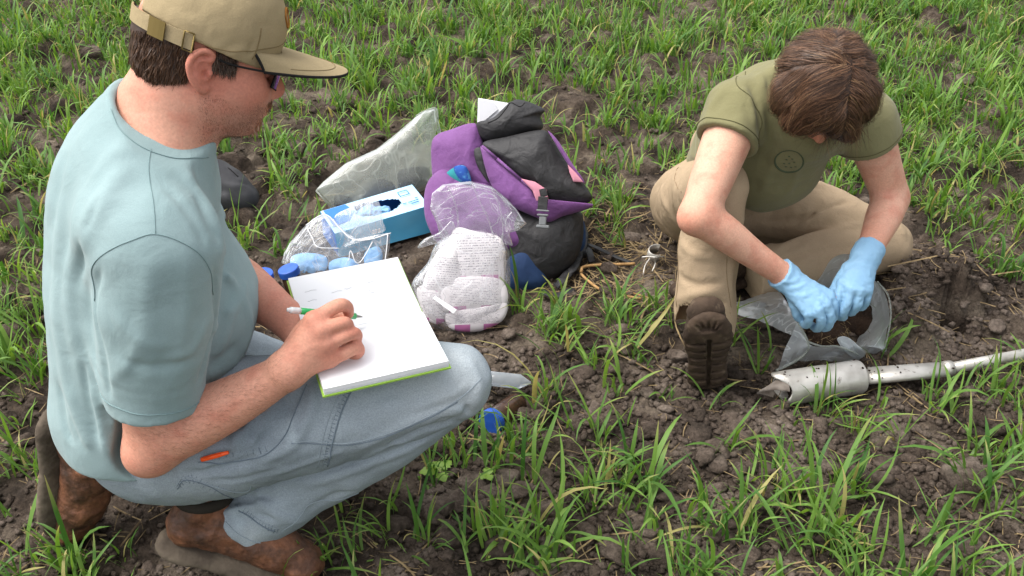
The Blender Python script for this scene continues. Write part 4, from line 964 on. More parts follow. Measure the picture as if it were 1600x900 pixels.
def arm_pt(g):
    t = g.random(); p = ELR*(1-t)+WRR*t; return p+nrm(g.normal(size=3)+V3(0, -1, .6))*.06
g = np.random.default_rng(44); R_, D_ = [], []
for k in range(1500):
    loc, nn, i, d = man_bvh.find_nearest(Vector(arm_pt(g))); nn = np.array(nn); f_ = nrm(WRR-ELR)+V3(0, 0, -.5)+g.normal(0, .25, 3); R_.append(np.array(loc)); D_.append(nrm(f_-nn*np.dot(f_, nn)+nn*.25))
st = strands('forearm_hair', np.array(R_), np.array(D_), g.uniform(.006, .013, 1500), np.full(1500, .00013), np.tile(np.array(lin('#8a6248')[:3]), (1500, 1)), man, g.normal(0, .2, (1500, 3)), 2); tag(st, kind='stuff')
g = np.random.default_rng(45); R_, D_ = [], []
for k in range(3800):
    q = hl((g.uniform(-.01, .10), -.08*g.random(), g.uniform(-.11, -.035))); loc, nn, i, d = man_bvh.find_nearest(Vector(q)); nn = np.array(nn); R_.append(np.array(loc)); D_.append(nrm(nn*.6+HR@V3(.2, 0, -1)))
st = strands('stubble', np.array(R_), np.array(D_), g.uniform(.0012, .0026, 3800), np.full(3800, .00016), np.array([lin(c)[:3] for c in ('#6b4636', '#8a6046', '#4b342a')])[g.integers(0, 3, 3800)], man, g.normal(0, .2, (3800, 3)), 1); tag(st, kind='stuff')
# ---- sunglasses: a worn thing of the man's
gl = mesh_np('sunglasses', *(lambda t: (hl(t[0]), t[1]))(tube_vf(catmull([(.100, -.055, .019), (.108, -.03, .022), (.112, 0, .020), (.108, .03, .022), (.100, .055, .019)], 6), .0013, 6)), M_black, man)
for s_ in (-1, 1):
    o = tube('temple', hl(catmull([(.098, .057*s_, .019), (.085, .072*s_, .019), (.03, .080*s_, .020), (-.004, .080*s_, .026)], 8)), .0012, M_black, None, 6, flat=1.4); o.parent = gl
    L_ = []; 
    for i in range(9):
        for k in range(7):
            y_ = .008+.048*i/8; z_ = .019-.034*k/6*(1-.25*abs(i/8-.5)*2); x_ = .112-.010*(i/8)**2-.012*max(0, i/8-.6)-.010*(k/6)*.4; L_.append((x_, y_*s_, z_))
    L_ = np.array(L_); ii = (np.arange(8)[:, None]*7+np.arange(6)[None]).ravel(); q1 = np.stack([ii, ii+7, ii+8, ii+1], 1)
    Lb = L_-V3(.0022, 0, 0); o = mesh_np('lens', hl(np.vstack([L_, Lb])), np.vstack([q1, q1[:, ::-1]+63]), M_lens, None); o.parent = gl
    rim = np.vstack([L_[:7], L_[6::7][1:], L_[-7:][::-1][1:], L_[::7][::-1][1:]]); o = tube('rim', hl(rim), .0009, M_black, None, 5); o.parent = gl
# ================================================================ WOMAN FILLING THE SAMPLE BAG
M_olive = mat('olive_cotton', '#736f50', .95, .08, var='#7b7756', vscale=9, bump=.35, bscale=900, bdist=.0008, sheen=.12, fine=(600, .06), bump2=(.4, 20, .010))
M_oliver = mat('olive_ribbing', '#57543a', .95, .06)
M_khaki = mat('tan_canvas', '#9b8870', .93, .08, var='#a28e75', vscale=8, bump=.45, bscale=500, bdist=.001, attr='Col', fine=(500, .08), bump2=(.5, 24, .010))
M_kseam = mat('tan_stitching', '#85735a', .95, .05)
M_glove = mat('light_blue_nitrile', '#7ea5c3', .55, .3, var='#87aecb', vscale=20, bump=.5, bscale=130, bdist=.0016, sss=.05, sub_r=(.3, .6, 1))
M_print = mat('dark_green_print', '#4c5542', .95, .05)
M_boot2 = mat('dark_brown_tread', '#372c24', .85, .2, var='#4b3d31', vscale=30, bump=.7, bscale=90, bdist=.003, var2='#574a3c', v2scale=50, v2thr=(.58, .7))
wom = empty('person', (float(P(1180, 400, 2.5)[0]), float(P(1180, 400, 2.5)[1]), 0), 'person in olive t-shirt, tan trousers and light blue gloves sitting over a soil bag', 'person')
QP, QR, QS = V3(.622, 1.850, .632), Rot(-99, 50, 4), .86
def Q(x, y=None, z=None):
    q = np.array(x if y is None else (x, y, z), float); return QP+QR@(q*QS)
def qm(v): return QP+(np.asarray(v)*QS)@QR.T
sR, sL = P(1152, 176, 2.09), P(1352, 190, 2.16)                      # her right is on the left of the picture
eR, wR = P(1090, 338, 2.02), P(1222, 428, 2.115)
eL, wL = P(1393, 310, 2.27), P(1358, 392, 2.14)
PEL = V3(.585, 2.27, .15); hR, hL = V3(.50, 2.26, .135), V3(.68, 2.25, .135)
kR, aR = P(1122, 292, 2.125), P(1100, 505, 2.20)
kL, aL = V3(.935, 2.11, .105), V3(.60, 2.02, .075)
w = Vol((.24, 1.55, -.0), (1.06, 2.48, .80), .004)
w.chain([C(PEL+V3(0, .03, 0), .09), C(PEL*.6+(sR+sL)*.2+V3(-.02, .06, .0), .085), C(PEL*.25+(sR+sL)*.375+V3(-.02, .04, .01), .095), C((sR+sL)/2+V3(0, .03, -.01), .085)], flat=(0, .6, -.8), ff=1.25, k=.03)
w.chain([C(sR, .050), C((sR+sL)/2+V3(0, .03, .01), .050), C(sL, .050)], k=.02)
w.chain([C((sR+sL)/2+V3(0, .02, .015), .048), C(Q(-.035, 0, -.08), .050), C(Q(-.03, 0, -.03), .052)], k=.03)
def qe(c, r, k=.02, op='u', R=None): w.ell(Q(c), np.array(r)*QS, QR if R is None else QR@R, k, op)
qe((-.006, 0, .040), (.096, .075, .088), .01); qe((.030, 0, .0), (.070, .063, .076), .02); qe((.050, 0, -.045), (.046, .047, .050), .025)
qe((.018, -.040, -.048), (.048, .022, .036), .025); qe((.018, .040, -.048), (.048, .022, .036), .025); qe((.074, 0, -.088), (.018, .020, .017), .015)
qe((.056, -.034, -.016), (.030, .022, .024), .02); qe((.056, .034, -.016), (.030, .022, .024), .02)
qe((.083, 0, .030), (.014, .045, .010), .012); qe((.083, -.029, .012), (.014, .015, .011), .008, 's'); qe((.083, .029, .012), (.014, .015, .011), .008, 's')
qe((.078, -.030, .012), (.012, .013, .0115), .003); qe((.078, .030, .012), (.012, .013, .0115), .003)
w.chain([C(Q(.086, 0, .020), .0065), C(Q(.106, 0, -.018), .0095), C(Q(.100, 0, -.025), .009)], k=.012)
qe((.094, -.010, -.024), (.009, .006, .007), .005); qe((.094, .010, -.024), (.009, .006, .007), .005)
qe((.093, 0, -.048), (.010, .020, .006), .006); qe((.091, 0, -.060), (.010, .018, .006), .005)
for s_ in (-1, 1): qe((-.012, .076*s_, .003), (.015, .007, .027), .006, R=Rot(-16*s_, 0, 0))
def limb(v, pts, k=.02): v.chain([C(p, r) for p, r in pts], k=k)
limb(w, [(sR, .055), (sR*.5+eR*.5, .0475), (eR+(sR-eR)*.15, .040), (eR, .034)], .03); limb(w, [(eR, .036), (eR*.75+wR*.25+V3(0, 0, .004), .0375), (eR*.35+wR*.65, .030), (wR, .0255), (wR+(wR-eR)*.1, .024)])
limb(w, [(sL, .055), (sL*.5+eL*.5, .0465), (eL+(sL-eL)*.15, .041), (eL, .036)], .03); limb(w, [(eL, .036), (eL*.72+wL*.28, .040), (eL*.35+wL*.65, .033), (wL, .0255), (wL+(wL-eL)*.1, .024)])
w.ell(eR+V3(-.010, .0, -.008), .020, k=.025)
limb(w, [(hR, .08), ((hR+kR)/2, .062), (kR, .042)], .03); limb(w, [(kR, .04), ((kR+aR)/2, .042), (aR, .034)], .01)
limb(w, [(hL, .08), ((hL+kL)/2, .062), (kL, .044)], .03); limb(w, [(kL, .044), ((kL+aL)/2, .042), (aL*.8+kL*.2, .032)], .01)
def womcol(v):
    c = np.tile(np.array(lin('#d2a18a')[:3]), (len(v), 1)); red = np.array(lin('#c07458')[:3])
    def m(c, col, w_): w_ = np.clip(w_, 0, 1); return c*(1-w_)+col*w_
    c = m(c, red, .8*blob(v, Q(.07, 0, -.03), .07)); c = m(c, red, .5*blob(v, eR+V3(-.01, 0, -.01), .05)); c = m(c, red, .35*blob(v, wR, .08)); c = m(c, red, .4*blob(v, wL, .08)); return c
# palms and fingers of her body inside the gloves, so that hands are whole
def hand(v, wr, K, fingers, thumb, g=0.0, kk=.004):
    for q in K: v.chain([C(wr, .023+g), C(wr*.5+q*.5, .017+g), C(q, .0125+g)], k=.014)
    for pts, rs in fingers: v.chain([C(p, r+g) for p, r in zip(pts, rs)], k=kk, n=4)
    v.chain([C(p, r+g) for p, r in zip(*thumb)], k=.008, n=4)
fr = (.0112, .0100, .0094, .0088, .0078)
# her right hand (left in the picture): back of the hand up, fingers curled down to the bag's rim
HRt = dict(wr=P(1226, 432, 2.118), K=[P(1296, 462, 2.10), P(1290, 475, 2.085), P(1278, 485, 2.08), P(1263, 489, 2.085)],
    fingers=[([P(1296, 462, 2.10), P(1303, 478, 2.10), P(1304, 490, 2.115), P(1300, 499, 2.13), P(1293, 502, 2.15)], fr), ([P(1290, 475, 2.085), P(1297, 492, 2.09), P(1296, 505, 2.105), P(1290, 512, 2.13), P(1284, 512, 2.15)], fr),
             ([P(1278, 485, 2.08), P(1283, 499, 2.085), P(1281, 509, 2.105), P(1276, 513, 2.13), P(1270, 510, 2.15)], fr), ([P(1263, 489, 2.085), P(1264, 498, 2.09), P(1262, 506, 2.11), P(1258, 508, 2.13), P(1254, 504, 2.15)], (.0105, .0092, .0088, .0082, .0075))],
    thumb=([P(1240, 462, 2.12), P(1244, 480, 2.125), P(1248, 494, 2.135), P(1262, 502, 2.15)], (.016, .013, .0112, .009)))
HLt = dict(wr=P(1352, 402, 2.135), K=[P(1318, 442, 2.10), P(1330, 452, 2.085), P(1343, 456, 2.085), P(1355, 454, 2.095)],
    fingers=[([P(1318, 442, 2.10), P(1311, 463, 2.10), P(1308, 480, 2.115), P(1309, 491, 2.135), P(1312, 496, 2.15)], fr), ([P(1330, 452, 2.085), P(1324, 474, 2.09), P(1318, 488, 2.105), P(1316, 494, 2.13), P(1318, 496, 2.15)], fr),
             ([P(1343, 456, 2.085), P(1340, 474, 2.09), P(1334, 484, 2.11), P(1330, 488, 2.13), P(1328, 486, 2.15)], fr), ([P(1355, 454, 2.095), P(1354, 468, 2.10), P(1349, 477, 2.115), P(1344, 480, 2.13), P(1340, 478, 2.15)], (.0105, .0092, .0088, .0082, .0075))],
    thumb=([P(1328, 420, 2.125), P(1312, 440, 2.12), P(1303, 458, 2.12), P(1299, 470, 2.125)], (.017, .0135, .0115, .0095)))
for h_ in (HRt, HLt): hand(w, g=-.0015, **h_)
_, wv, wf = w.obj('body', M_skin, wom, womcol); wbv = bvh_of(wv, wf)

# ---- gloves
def glove(h_, wr, fore, lo, hi):
    g_ = Vol(lo, hi, .0022); hand(g_, g=.0004, kk=.003, **h_); ax = nrm(fore)
    g_.chain([C(h_['wr'], .0295), C(wr+ax*.018, .0345)], k=.012); g_.cut(wr+ax*.008, ax, .002)
    v_, f_ = g_.nets(); return g_, bvh_of(v_, f_)
def glove_done(g_, parent, lines, wr, ax):
    folds(g_, lines); g_.noise(.0006, .009, 90, ridged=True)
    g_.chain([C(wr+ax*.008, .0215), C(wr+ax*.03, .0285)], op='s', k=.001)
    return g_.obj('glove', M_glove, parent)
gR, _b = glove(HRt, wR, eR-wR, (.50, 1.60, .06), (.74, 1.86, .32))
glove_done(gR, wom, [([(1222, 440), (1240, 440), (1250, 432)], .004, .002), ([(1230, 452), (1250, 448), (1262, 440)], .004, .002), ([(1240, 465), (1262, 460), (1280, 452)], .004, .0015), ([(1252, 470), (1258, 482), (1256, 492)], .003, -.0018), ([(1268, 478), (1274, 490), (1272, 500)], .003, -.0022), ([(1283, 470), (1290, 485), (1289, 500)], .003, -.0022), ([(1262, 490), (1275, 496), (1292, 494)], .003, .0015)], wR, nrm(eR-wR))
gL, _b = glove(HLt, wL, eL-wL, (.62, 1.60, .06), (.86, 1.90, .36))
glove_done(gL, wom, [([(1330, 410), (1345, 402), (1362, 405)], .004, .002), ([(1322, 425), (1345, 415), (1362, 420)], .004, .002), ([(1325, 450), (1318, 470), (1314, 484)], .003, -.0022), ([(1338, 455), (1333, 472), (1327, 482)], .003, -.0022), ([(1350, 455), (1348, 468), (1342, 476)], .003, -.0018)], wL, nrm(eL-wL))

# ---- t-shirt
ts = Vol((.28, 1.66, .06), (.98, 2.50, .74), .004)
MS = (sR+sL)/2
ts.chain([C(PEL+V3(-.01, 0, .02), .138), C(PEL*.6+MS*.4+V3(-.03, .04, .02), .130), C(PEL*.25+MS*.75+V3(-.025, .03, .02), .142), C(MS+V3(0, .02, .01), .115)], flat=(0, .6, -.8), ff=1.2, k=.04)
ts.ell(PEL*.35+MS*.65+V3(-.02, -.06, -.03), (.10, .06, .09), k=.06)
ts.chain([C(sR+V3(.02, .01, 0), .068), C(MS+V3(0, .02, .035), .082), C(sL+V3(-.02, .01, 0), .068)], k=.04)
ts.chain([C(MS+V3(0, .02, .03), .075), C(Q(-.05, 0, -.085), .060)], k=.04)
for S_, E_, hp in ((sR, eR, (1133, 220, 2.07)), (sL, eL, (1372, 222, 2.18))):
    a_ = nrm(E_-S_); t_ = Vol((.28, 1.66, .06), (.98, 2.50, .74), .004); t_.chain([C(S_+V3(0, .005, .0), .068), C(S_+a_*.08, .067), C(S_+a_*.2, .066)], k=.02)
    cc_ = S_+a_*float(np.dot(P(*hp)-S_, a_)); t_.cut(cc_, a_, .004); t_.chain([C(cc_-a_*.03, .047), C(cc_+a_*.1, .058)], op='s', k=.004); merge(ts, t_, .02)
folds(ts, [(p_, w__, h__*1.2) for p_, w__, h__ in [([(1170, 130), (1185, 170), (1190, 220), (1170, 260)], .009, -.007), ([(1205, 115), (1200, 160), (1205, 220), (1195, 270)], .012, -.009), ([(1150, 135), (1175, 160), (1180, 200)], .008, .004), ([(1185, 115), (1195, 135), (1200, 170)], .008, .005),
    ([(1100, 180), (1080, 215), (1060, 240)], .012, -.004), ([(1215, 235), (1200, 270), (1190, 300)], .010, .005), ([(1250, 250), (1240, 280), (1230, 305)], .009, .004), ([(1130, 140), (1110, 170), (1105, 190)], .010, .004), ([(1060, 225), (1080, 240), (1095, 250)], .007, .004), ([(1055, 235), (1075, 252), (1090, 262)], .006, -.004)]])
ts.noise(.003, .06, 93).noise(.0014, .028, 94)
ts.cut(Q(-.04, 0, -.075), nrm(Q(0, 0, 0)-MS), .004, lo=Q(-.04, 0, -.075)-.10, hi=Q(-.04, 0, -.075)+.10)
ts.cut(V3(.6, 2.15, .268), nrm((.0, .05, -1)), .006)
o_, tv2, tf2 = ts.obj('shirt', M_olive, wom); tb2 = bvh_of(tv2, tf2)
for S_, E_, hp in ((sR, eR, (1133, 220, 2.07)), (sL, eL, (1372, 222, 2.18))):
    a_ = nrm(E_-S_); ringseam(S_+a_*(float(np.dot(P(*hp)-S_, a_))-.012), a_, .07, .0009, M_oliver, o_, tb2)
cseam([(1165, 112), (1150, 128), (1175, 155), (1190, 190), (1185, 225)], .0009, M_oliver, o_, tb2)
# printed badge on the chest: a ring with small dots, laid on the cloth
def decal(pts, r, name): cseam(pts, r, M_print, badge, tb2, name, n=4, flat=.25)
q0 = cast(tb2, 1233, 252); badge = None
ringp = [(1233+22*math.cos(a), 252+17*math.sin(a)) for a in np.linspace(0, 2*np.pi, 17)]
rp = [cast(tb2, *p) for p in ringp]; rp = [p for p in rp if p is not None]
badge = tube('printed_emblem', project_path(tb2, rp, 3, .0006), .0022, M_print, None, 6, flat=.25); badge.parent = o_
for (dx, dy) in ((-4, -3), (5, -4), (0, 3), (8, 1), (-8, 3), (-5, 8), (3, 9), (10, 8), (0, -8)): decal([(1233+dx-1.5, 252+dy), (1233+dx+1.5, 252+dy+.5)], .0011, 'emblem_dot')

# ---- trousers
tr = Vol((.26, 1.62, -.0), (1.08, 2.50, .56), .004)
tr.ell(PEL+V3(-.005, .02, -.015), (.155, .13, .135), k=.03); tr.chain([C(PEL+V3(-.01, .01, 0), .12), C(PEL+V3(-.02, .01, .125), .112)], k=.03)
tr.chain([C(hR+V3(-.03, 0, 0), .105), C(hR*.5+kR*.5+V3(-.02, 0, 0), .088), C(kR, .060)], k=.03)
trs = Vol((.26, 1.62, -.0), (1.08, 2.50, .56), .004)
trs.chain([C(kR, .060), C(kR*.5+aR*.5+V3(-.004, .01, 0), .066), C(aR+V3(0, .0, 0), .066), C(aR+(aR-kR)*.2, .068)], k=.01); axt = nrm(aR-kR)
hm = P(1090, 515, 2.19); trs.cut(hm, nrm(axt+V3(-.10, .0, -.1)), .004); merge(tr, trs, .01)
tr.chain([C(hm-axt*.04, .046), C(hm+axt*.1, .055)], op='s', k=.004)
tr.chain([C(hL, .105), C(hL*.5+kL*.5+V3(0, 0, .01), .086), C(kL, .068)], k=.03)
trl = Vol((.26, 1.62, -.0), (1.08, 2.50, .56), .004); trl.chain([C(kL, .066), C(kL*.5+aL*.5+V3(0, -.01, -.0), .070), C(aL, .066), C(aL+(aL-kL)*.15, .064)], k=.01); trl.cut(aL+(aL-kL)*.05, nrm(aL-kL), .004); merge(tr, trl, .008)
folds(tr, [(p_, w__, h__*1.8) for p_, w__, h__ in [([(1150, 290), (1165, 320), (1160, 345)], .009, .006), ([(1170, 330), (1210, 310), (1260, 290)], .010, .006), ([(1190, 345), (1240, 345), (1330, 315)], .009, -.006), ([(1200, 400), (1260, 370), (1350, 350)], .010, .006), ([(1200, 420), (1260, 395), (1330, 385)], .008, -.005),
    ([(1065, 380), (1090, 400), (1135, 400)], .008, .004), ([(1060, 430), (1090, 445), (1130, 440)], .008, -.004), ([(1055, 470), (1085, 460), (1120, 455)], .008, .006), ([(1070, 480), (1100, 470), (1135, 475)], .006, -.005), ([(1150, 380), (1140, 420), (1145, 470)], .010, .004),
    ([(1040, 250), (1035, 290), (1045, 330)], .010, .005), ([(1055, 250), (1052, 300), (1060, 345)], .007, -.005), ([(1230, 290), (1290, 290), (1350, 300)], .008, .005), ([(1350, 330), (1390, 340), (1415, 370)], .009, .005), ([(1065, 290), (1068, 330), (1072, 360)], .008, .005), ([(1200, 370), (1205, 400), (1200, 430)], .008, .006)]])
tr.noise(.0045, .06, 95).noise(.0022, .026, 96)
def trcol(v):
    a = np.array(lin('#a08c73')[:3]); d = np.array(lin('#86735b')[:3]); c = np.tile(a, (len(v), 1))
    N = np.clip(blob(v, aR, .12)*.4+blob(v, kL+V3(-.1, -.1, 0), .1)*.4, 0, 1); return c*(1-N)+d*N
o2, rv, rf = tr.obj('trousers', M_khaki, wom, trcol); rb = bvh_of(rv, rf)
cseam([(1062, 370), (1058, 420), (1058, 480)], .0007, M_kseam, o2, rb); cseam([(1140, 360), (1135, 420), (1142, 480)], .0007, M_kseam, o2, rb); cseam([(1050, 495), (1090, 497), (1140, 488)], .0006, M_kseam, o2, rb)
cseam([(1045, 245), (1060, 262), (1065, 300)], .0009, M_kseam, o2, rb); cseam([(1190, 330), (1260, 300), (1340, 297)], .0007, M_kseam, o2, rb)

# ---- boots: the right one with its sole towards the camera, the left tucked under the shin
hh, tt = P(1106, 592, 2.17), P(1107, 520, 2.03)
Mb = bootframe(hh, tt, nrm(V3(0, 1, .25))); boot(wom, Mb, (hh+tt)/2, 97, M_boot2, M_boot2, .96, tread=True, collar=False)
hh2, tt2 = aL+V3(-.02, .05, -.02), aL+V3(-.18, -.05, -.02)
boot(wom, bootframe(hh2, tt2, V3(.2, .3, 1)), (hh2+tt2)/2-V3(0, 0, .03), 98, M_boot2, M_boot2, .85)

# ---- hair: a full short bob hanging forward over the face
hw = Vol((-.16, -.14, -.17), (.17, .14, .17), .0035)
hw.ell((-.012, 0, .042), (.114, .097, .104), k=.01); hw.ell((-.035, -.03, .0), (.085, .070, .085), k=.03); hw.ell((-.035, .03, .0), (.085, .070, .085), k=.03)
hw.chain([[.02, -.082, .05, .030], [.025, -.088, -.01, .026], [.02, -.080, -.06, .016]], k=.03); hw.chain([[.02, .082, .05, .030], [.03, .088, -.01, .026], [.04, .080, -.075, .016]], k=.03)
hw.chain([[.07, .00, .095, .03], [.095, .035, .055, .022], [.092, .058, .0, .016], [.085, .060, -.035, .010]], k=.03); hw.chain([[.07, -.02, .095, .03], [.090, -.045, .060, .022], [.080, -.066, .02, .016]], k=.03)
hw.chain([[-.09, 0, -.03, .04], [-.075, 0, -.075, .035]], k=.04)
hw.noise(.005, .022, 99).noise(.002, .01, 100)
hw.ell((.085, -.030, -.035), (.070, .062, .085), k=.01, op='s'); hw.cut((0, 0, -.10), (0, 0, -1), .004)
v_, f_ = hw.nets(); hairw = mesh_np('hair', qm(v_), f_, M_hair, wom, col=np.tile(np.array(lin('#36261b')[:3]), (len(v_), 1))); hwb = bvh_of(v_, f_)
g = np.random.default_rng(77); R_, T_, B_, L_ = [], [], [], []
part0 = V3(.03, .040, .145)                                        # the parting runs a little to one side of the crown
locks = g.normal(0, 1, (420, 3)); lpos = g.normal(0, 1, (420, 3)); lpos /= np.linalg.norm(lpos, axis=1)[:, None]
n = 26000; seg = 9; pathsV = []
for k in range(n):
    d = g.normal(size=3); d /= np.linalg.norm(d)
    if d[2] < -.35: d[2] *= -1
    if g.random() < .3: d = nrm(d*V3(.6, .6, .3)+V3(.15, -.3, 1))
    loc, nn, i, dd = hwb.ray_cast(Vector(V3(-.01, 0, .03)+d*.3), Vector(-d)); 
    if loc is None: continue
    p = np.array(loc); nn = np.array(nn); lk = int(np.argmax(lpos@nrm(p-V3(-.01, 0, .03))))
    side = 1 if p[1] > part0[1]*(1 if p[0] > -.04 else .2) else -1
    pts = [p+nn*g.uniform(.0, .004)]; step = g.uniform(.055, .13)/seg; lift = g.uniform(.0005, .005)+(g.random() < .10)*.007
    wob = locks[lk]*.20+g.normal(0, .13, 3); ok = True
    for q in range(seg):
        p = pts[-1]; fwd = .55 if p[0] > -.02 else -.25
        flow = V3(fwd, .9*side*max(0, .4+p[2]*6)*(1-.3*abs(p[1])*10), -1.1+max(0, p[2]-.07)*9)+wob*.6
        loc, nn, i, dd = hwb.find_nearest(Vector(p)); nn = np.array(nn); flow = nrm(flow)
        if p[2] > -.075: flow = nrm(flow-nn*np.dot(flow, nn)); tgt = p+flow*step; loc, nn, i, dd = hwb.find_nearest(Vector(tgt)); tgt = np.array(loc)*.8+tgt*.2+np.array(nn)*lift
        else: tgt = p+nrm(V3(.35, 0, -1)+wob*.3)*step
        pts.append(tgt)
    pathsV.append((pts, lk, g.random()))
pathsV = [p for p in pathsV if (np.sum(((np.array(p[0])-V3(.095, -.040, -.035))/V3(.055, .045, .055))**2, 1) > 1).all()]
for k in range(1500):                                              # long wisps over the far cheek, and flyaways round the crown
    if k < 900:
        p = V3(g.uniform(.02, .09), g.uniform(.01, .09), g.uniform(.0, .10)); loc, nn, i, dd = hwb.find_nearest(Vector(p)); p = np.array(loc); dv = V3(.30, g.normal(.02, .12), -1); cv = V3(g.normal(-.1, .25), g.normal(-.1, .2), -.2); L = g.uniform(.07, .125)
    else:
        d = g.normal(size=3); d[2] = abs(d[2]); d = nrm(d); loc, nn, i, dd = hwb.ray_cast(Vector(V3(-.01, 0, .03)+d*.3), Vector(-d))
        if loc is None: continue
        p = np.array(loc); nn = np.array(nn); t_ = nrm(np.cross(nn, g.normal(size=3))); dv = t_+nn*g.uniform(.1, .35); cv = -nn*g.uniform(.1, .6)+V3(0, 0, -.4); L = g.uniform(.03, .07)
    t_ = np.linspace(0, 1, seg+1)[:, None]; pathsV.append((p+dv*L*t_+cv*L*t_*t_, int(g.integers(0, 420)), g.random()*(.5 if k > 900 else 1)))
PV = np.array([p[0] for p in pathsV]); lk = np.array([p[1] for p in pathsV]); rr = np.array([p[2] for p in pathsV])
t = np.gradient(PV, axis=1); sd_ = np.cross(t, PV-V3(-.01, 0, .03)); sd_ /= np.linalg.norm(sd_, axis=2)[..., None]+1e-9
ww = (.00032*(.6+rr))[:, None, None]*(1-.75*np.linspace(0, 1, seg+1)**2)[None, :, None]
V_ = np.stack([PV+sd_*ww, PV-sd_*ww], 2).reshape(-1, 3); m_ = len(PV); b0 = (np.arange(m_)*(seg+1)*2)[:, None]+(np.arange(seg)*2)[None]; F_ = np.stack([b0, b0+1, b0+3, b0+2], -1).reshape(-1, 4)
pal = np.array([lin(c)[:3] for c in ('#412d20', '#523a2a', '#634633', '#7a5840', '#38281d', '#957453')]); pk = np.random.default_rng(5)
cc = pal[np.clip((pk.integers(0, 3, 420)[lk]+pk.integers(-1, 4, m_)), 0, 5)]*pk.uniform(.7, 1.15, (m_, 1))
st = mesh_np('hair_strands', qm(V_), F_, M_hair, None, col=np.repeat(cc, (seg+1)*2, 0)); st.parent = hairw; tag(st, kind='stuff')
# ================================================================ THINGS
M_green = mat('lime_cover', '#8fb548', .5, .35); M_paper = mat('white_paper', '#e4e4e6', .85, .15); M_pagedge = mat('page_edges', '#c9c9cc', .9, .1, bump=.5, bscale=900, bdist=.0006)
M_ink = mat('grey_ink', '#8a8c95', .8, .1); M_penG = mat('green_plastic', '#1fa855', .3, .5, coat=.3); M_white = mat('white_plastic', '#dcdcdc', .35, .5); M_orange = mat('orange_plastic', '#f0571a', .35, .5)
M_bluecap = mat('blue_ribbed_plastic', '#234fa6', .42, .45, var='#2a5ab2', vscale=60); M_jar = mat('soil_filled_jar', '#34241c', .25, .5, var='#4c3527', vscale=60, bump=.3, bscale=90)
M_pouch = mat('charcoal_nylon', '#313133', .75, .25, var='#444446', vscale=14, bump=.4, bscale=400); M_purple = mat('purple_nylon', '#6f4579', .7, .25, var='#794e86', vscale=10, bump=.4, bscale=500, bdist=.001, sheen=.1, bump2=(.5, 22, .014), fine=(300, .06))
M_blk = mat('black_nylon', '#272627', .6, .35, var='#302f30', vscale=16, bump=.5, bscale=350, bdist=.001, bump2=(.6, 20, .016), fine=(300, .1)); M_pink = mat('faded_pink_nylon', '#c78798', .75, .2, bump=.3, bscale=400); M_navy = mat('navy_nylon', '#263a5c', .75, .2, var='#2d4468', vscale=18, bump=.4, bscale=400)
M_buckle = mat('grey_buckle', '#707273', .4, .5); M_teal = mat('blue_patterned_cloth', '#2b4f96', .8, .15, var2='#4f86b8', v2scale=60, v2thr=(.5, .6)); M_tealb = mat('teal_edge', '#2f7f86', .8, .15)
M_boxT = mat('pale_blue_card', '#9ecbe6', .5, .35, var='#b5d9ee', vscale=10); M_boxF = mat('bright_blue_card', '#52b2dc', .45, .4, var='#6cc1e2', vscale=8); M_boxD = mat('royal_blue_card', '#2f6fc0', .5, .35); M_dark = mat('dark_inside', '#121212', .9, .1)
M_nitrile = mat('blue_glove_rubber', '#6d9fd0', .5, .35, var='#86b3dc', vscale=25, bump=.5, bscale=150)
M_steelw = mat('worn_bright_steel', '#c9c5be', .42, .5, metal=.55, var='#aaa59d', vscale=26, var2='#5b4a3c', v2scale=60, v2thr=(.64, .76), bump=.25, bscale=120)
M_soild = mat('dark_moist_soil', '#2c221c', .95, .1, var='#3b2e25', vscale=40, bump=1, bscale=220, bdist=.006); M_twig = mat('dry_stem', '#b48f5f', .8, .2, var='#8a6a44', vscale=60)
F_bag = film('milky_clear_film', '#f2f4f1', base=.30, crease=.22, patch=.30, rough=.3, haze='#bfc4bb', size=9, edge=.35)
F_bag2 = film('clear_film', '#fbfbfb', base=.11, crease=.32, patch=.16, rough=.24, haze='#d8d9dd', size=13, edge=.5)
F_bag3 = film('grey_clear_film', '#e9eef0', base=.40, crease=.35, patch=.40, rough=.3, haze='#e6ecee', size=11, edge=.3)
F_tube = film('clear_tube_plastic', '#eef2f5', base=.35, crease=.0, patch=.1, rough=.08, haze='#dde4ea', size=10, edge=.5)

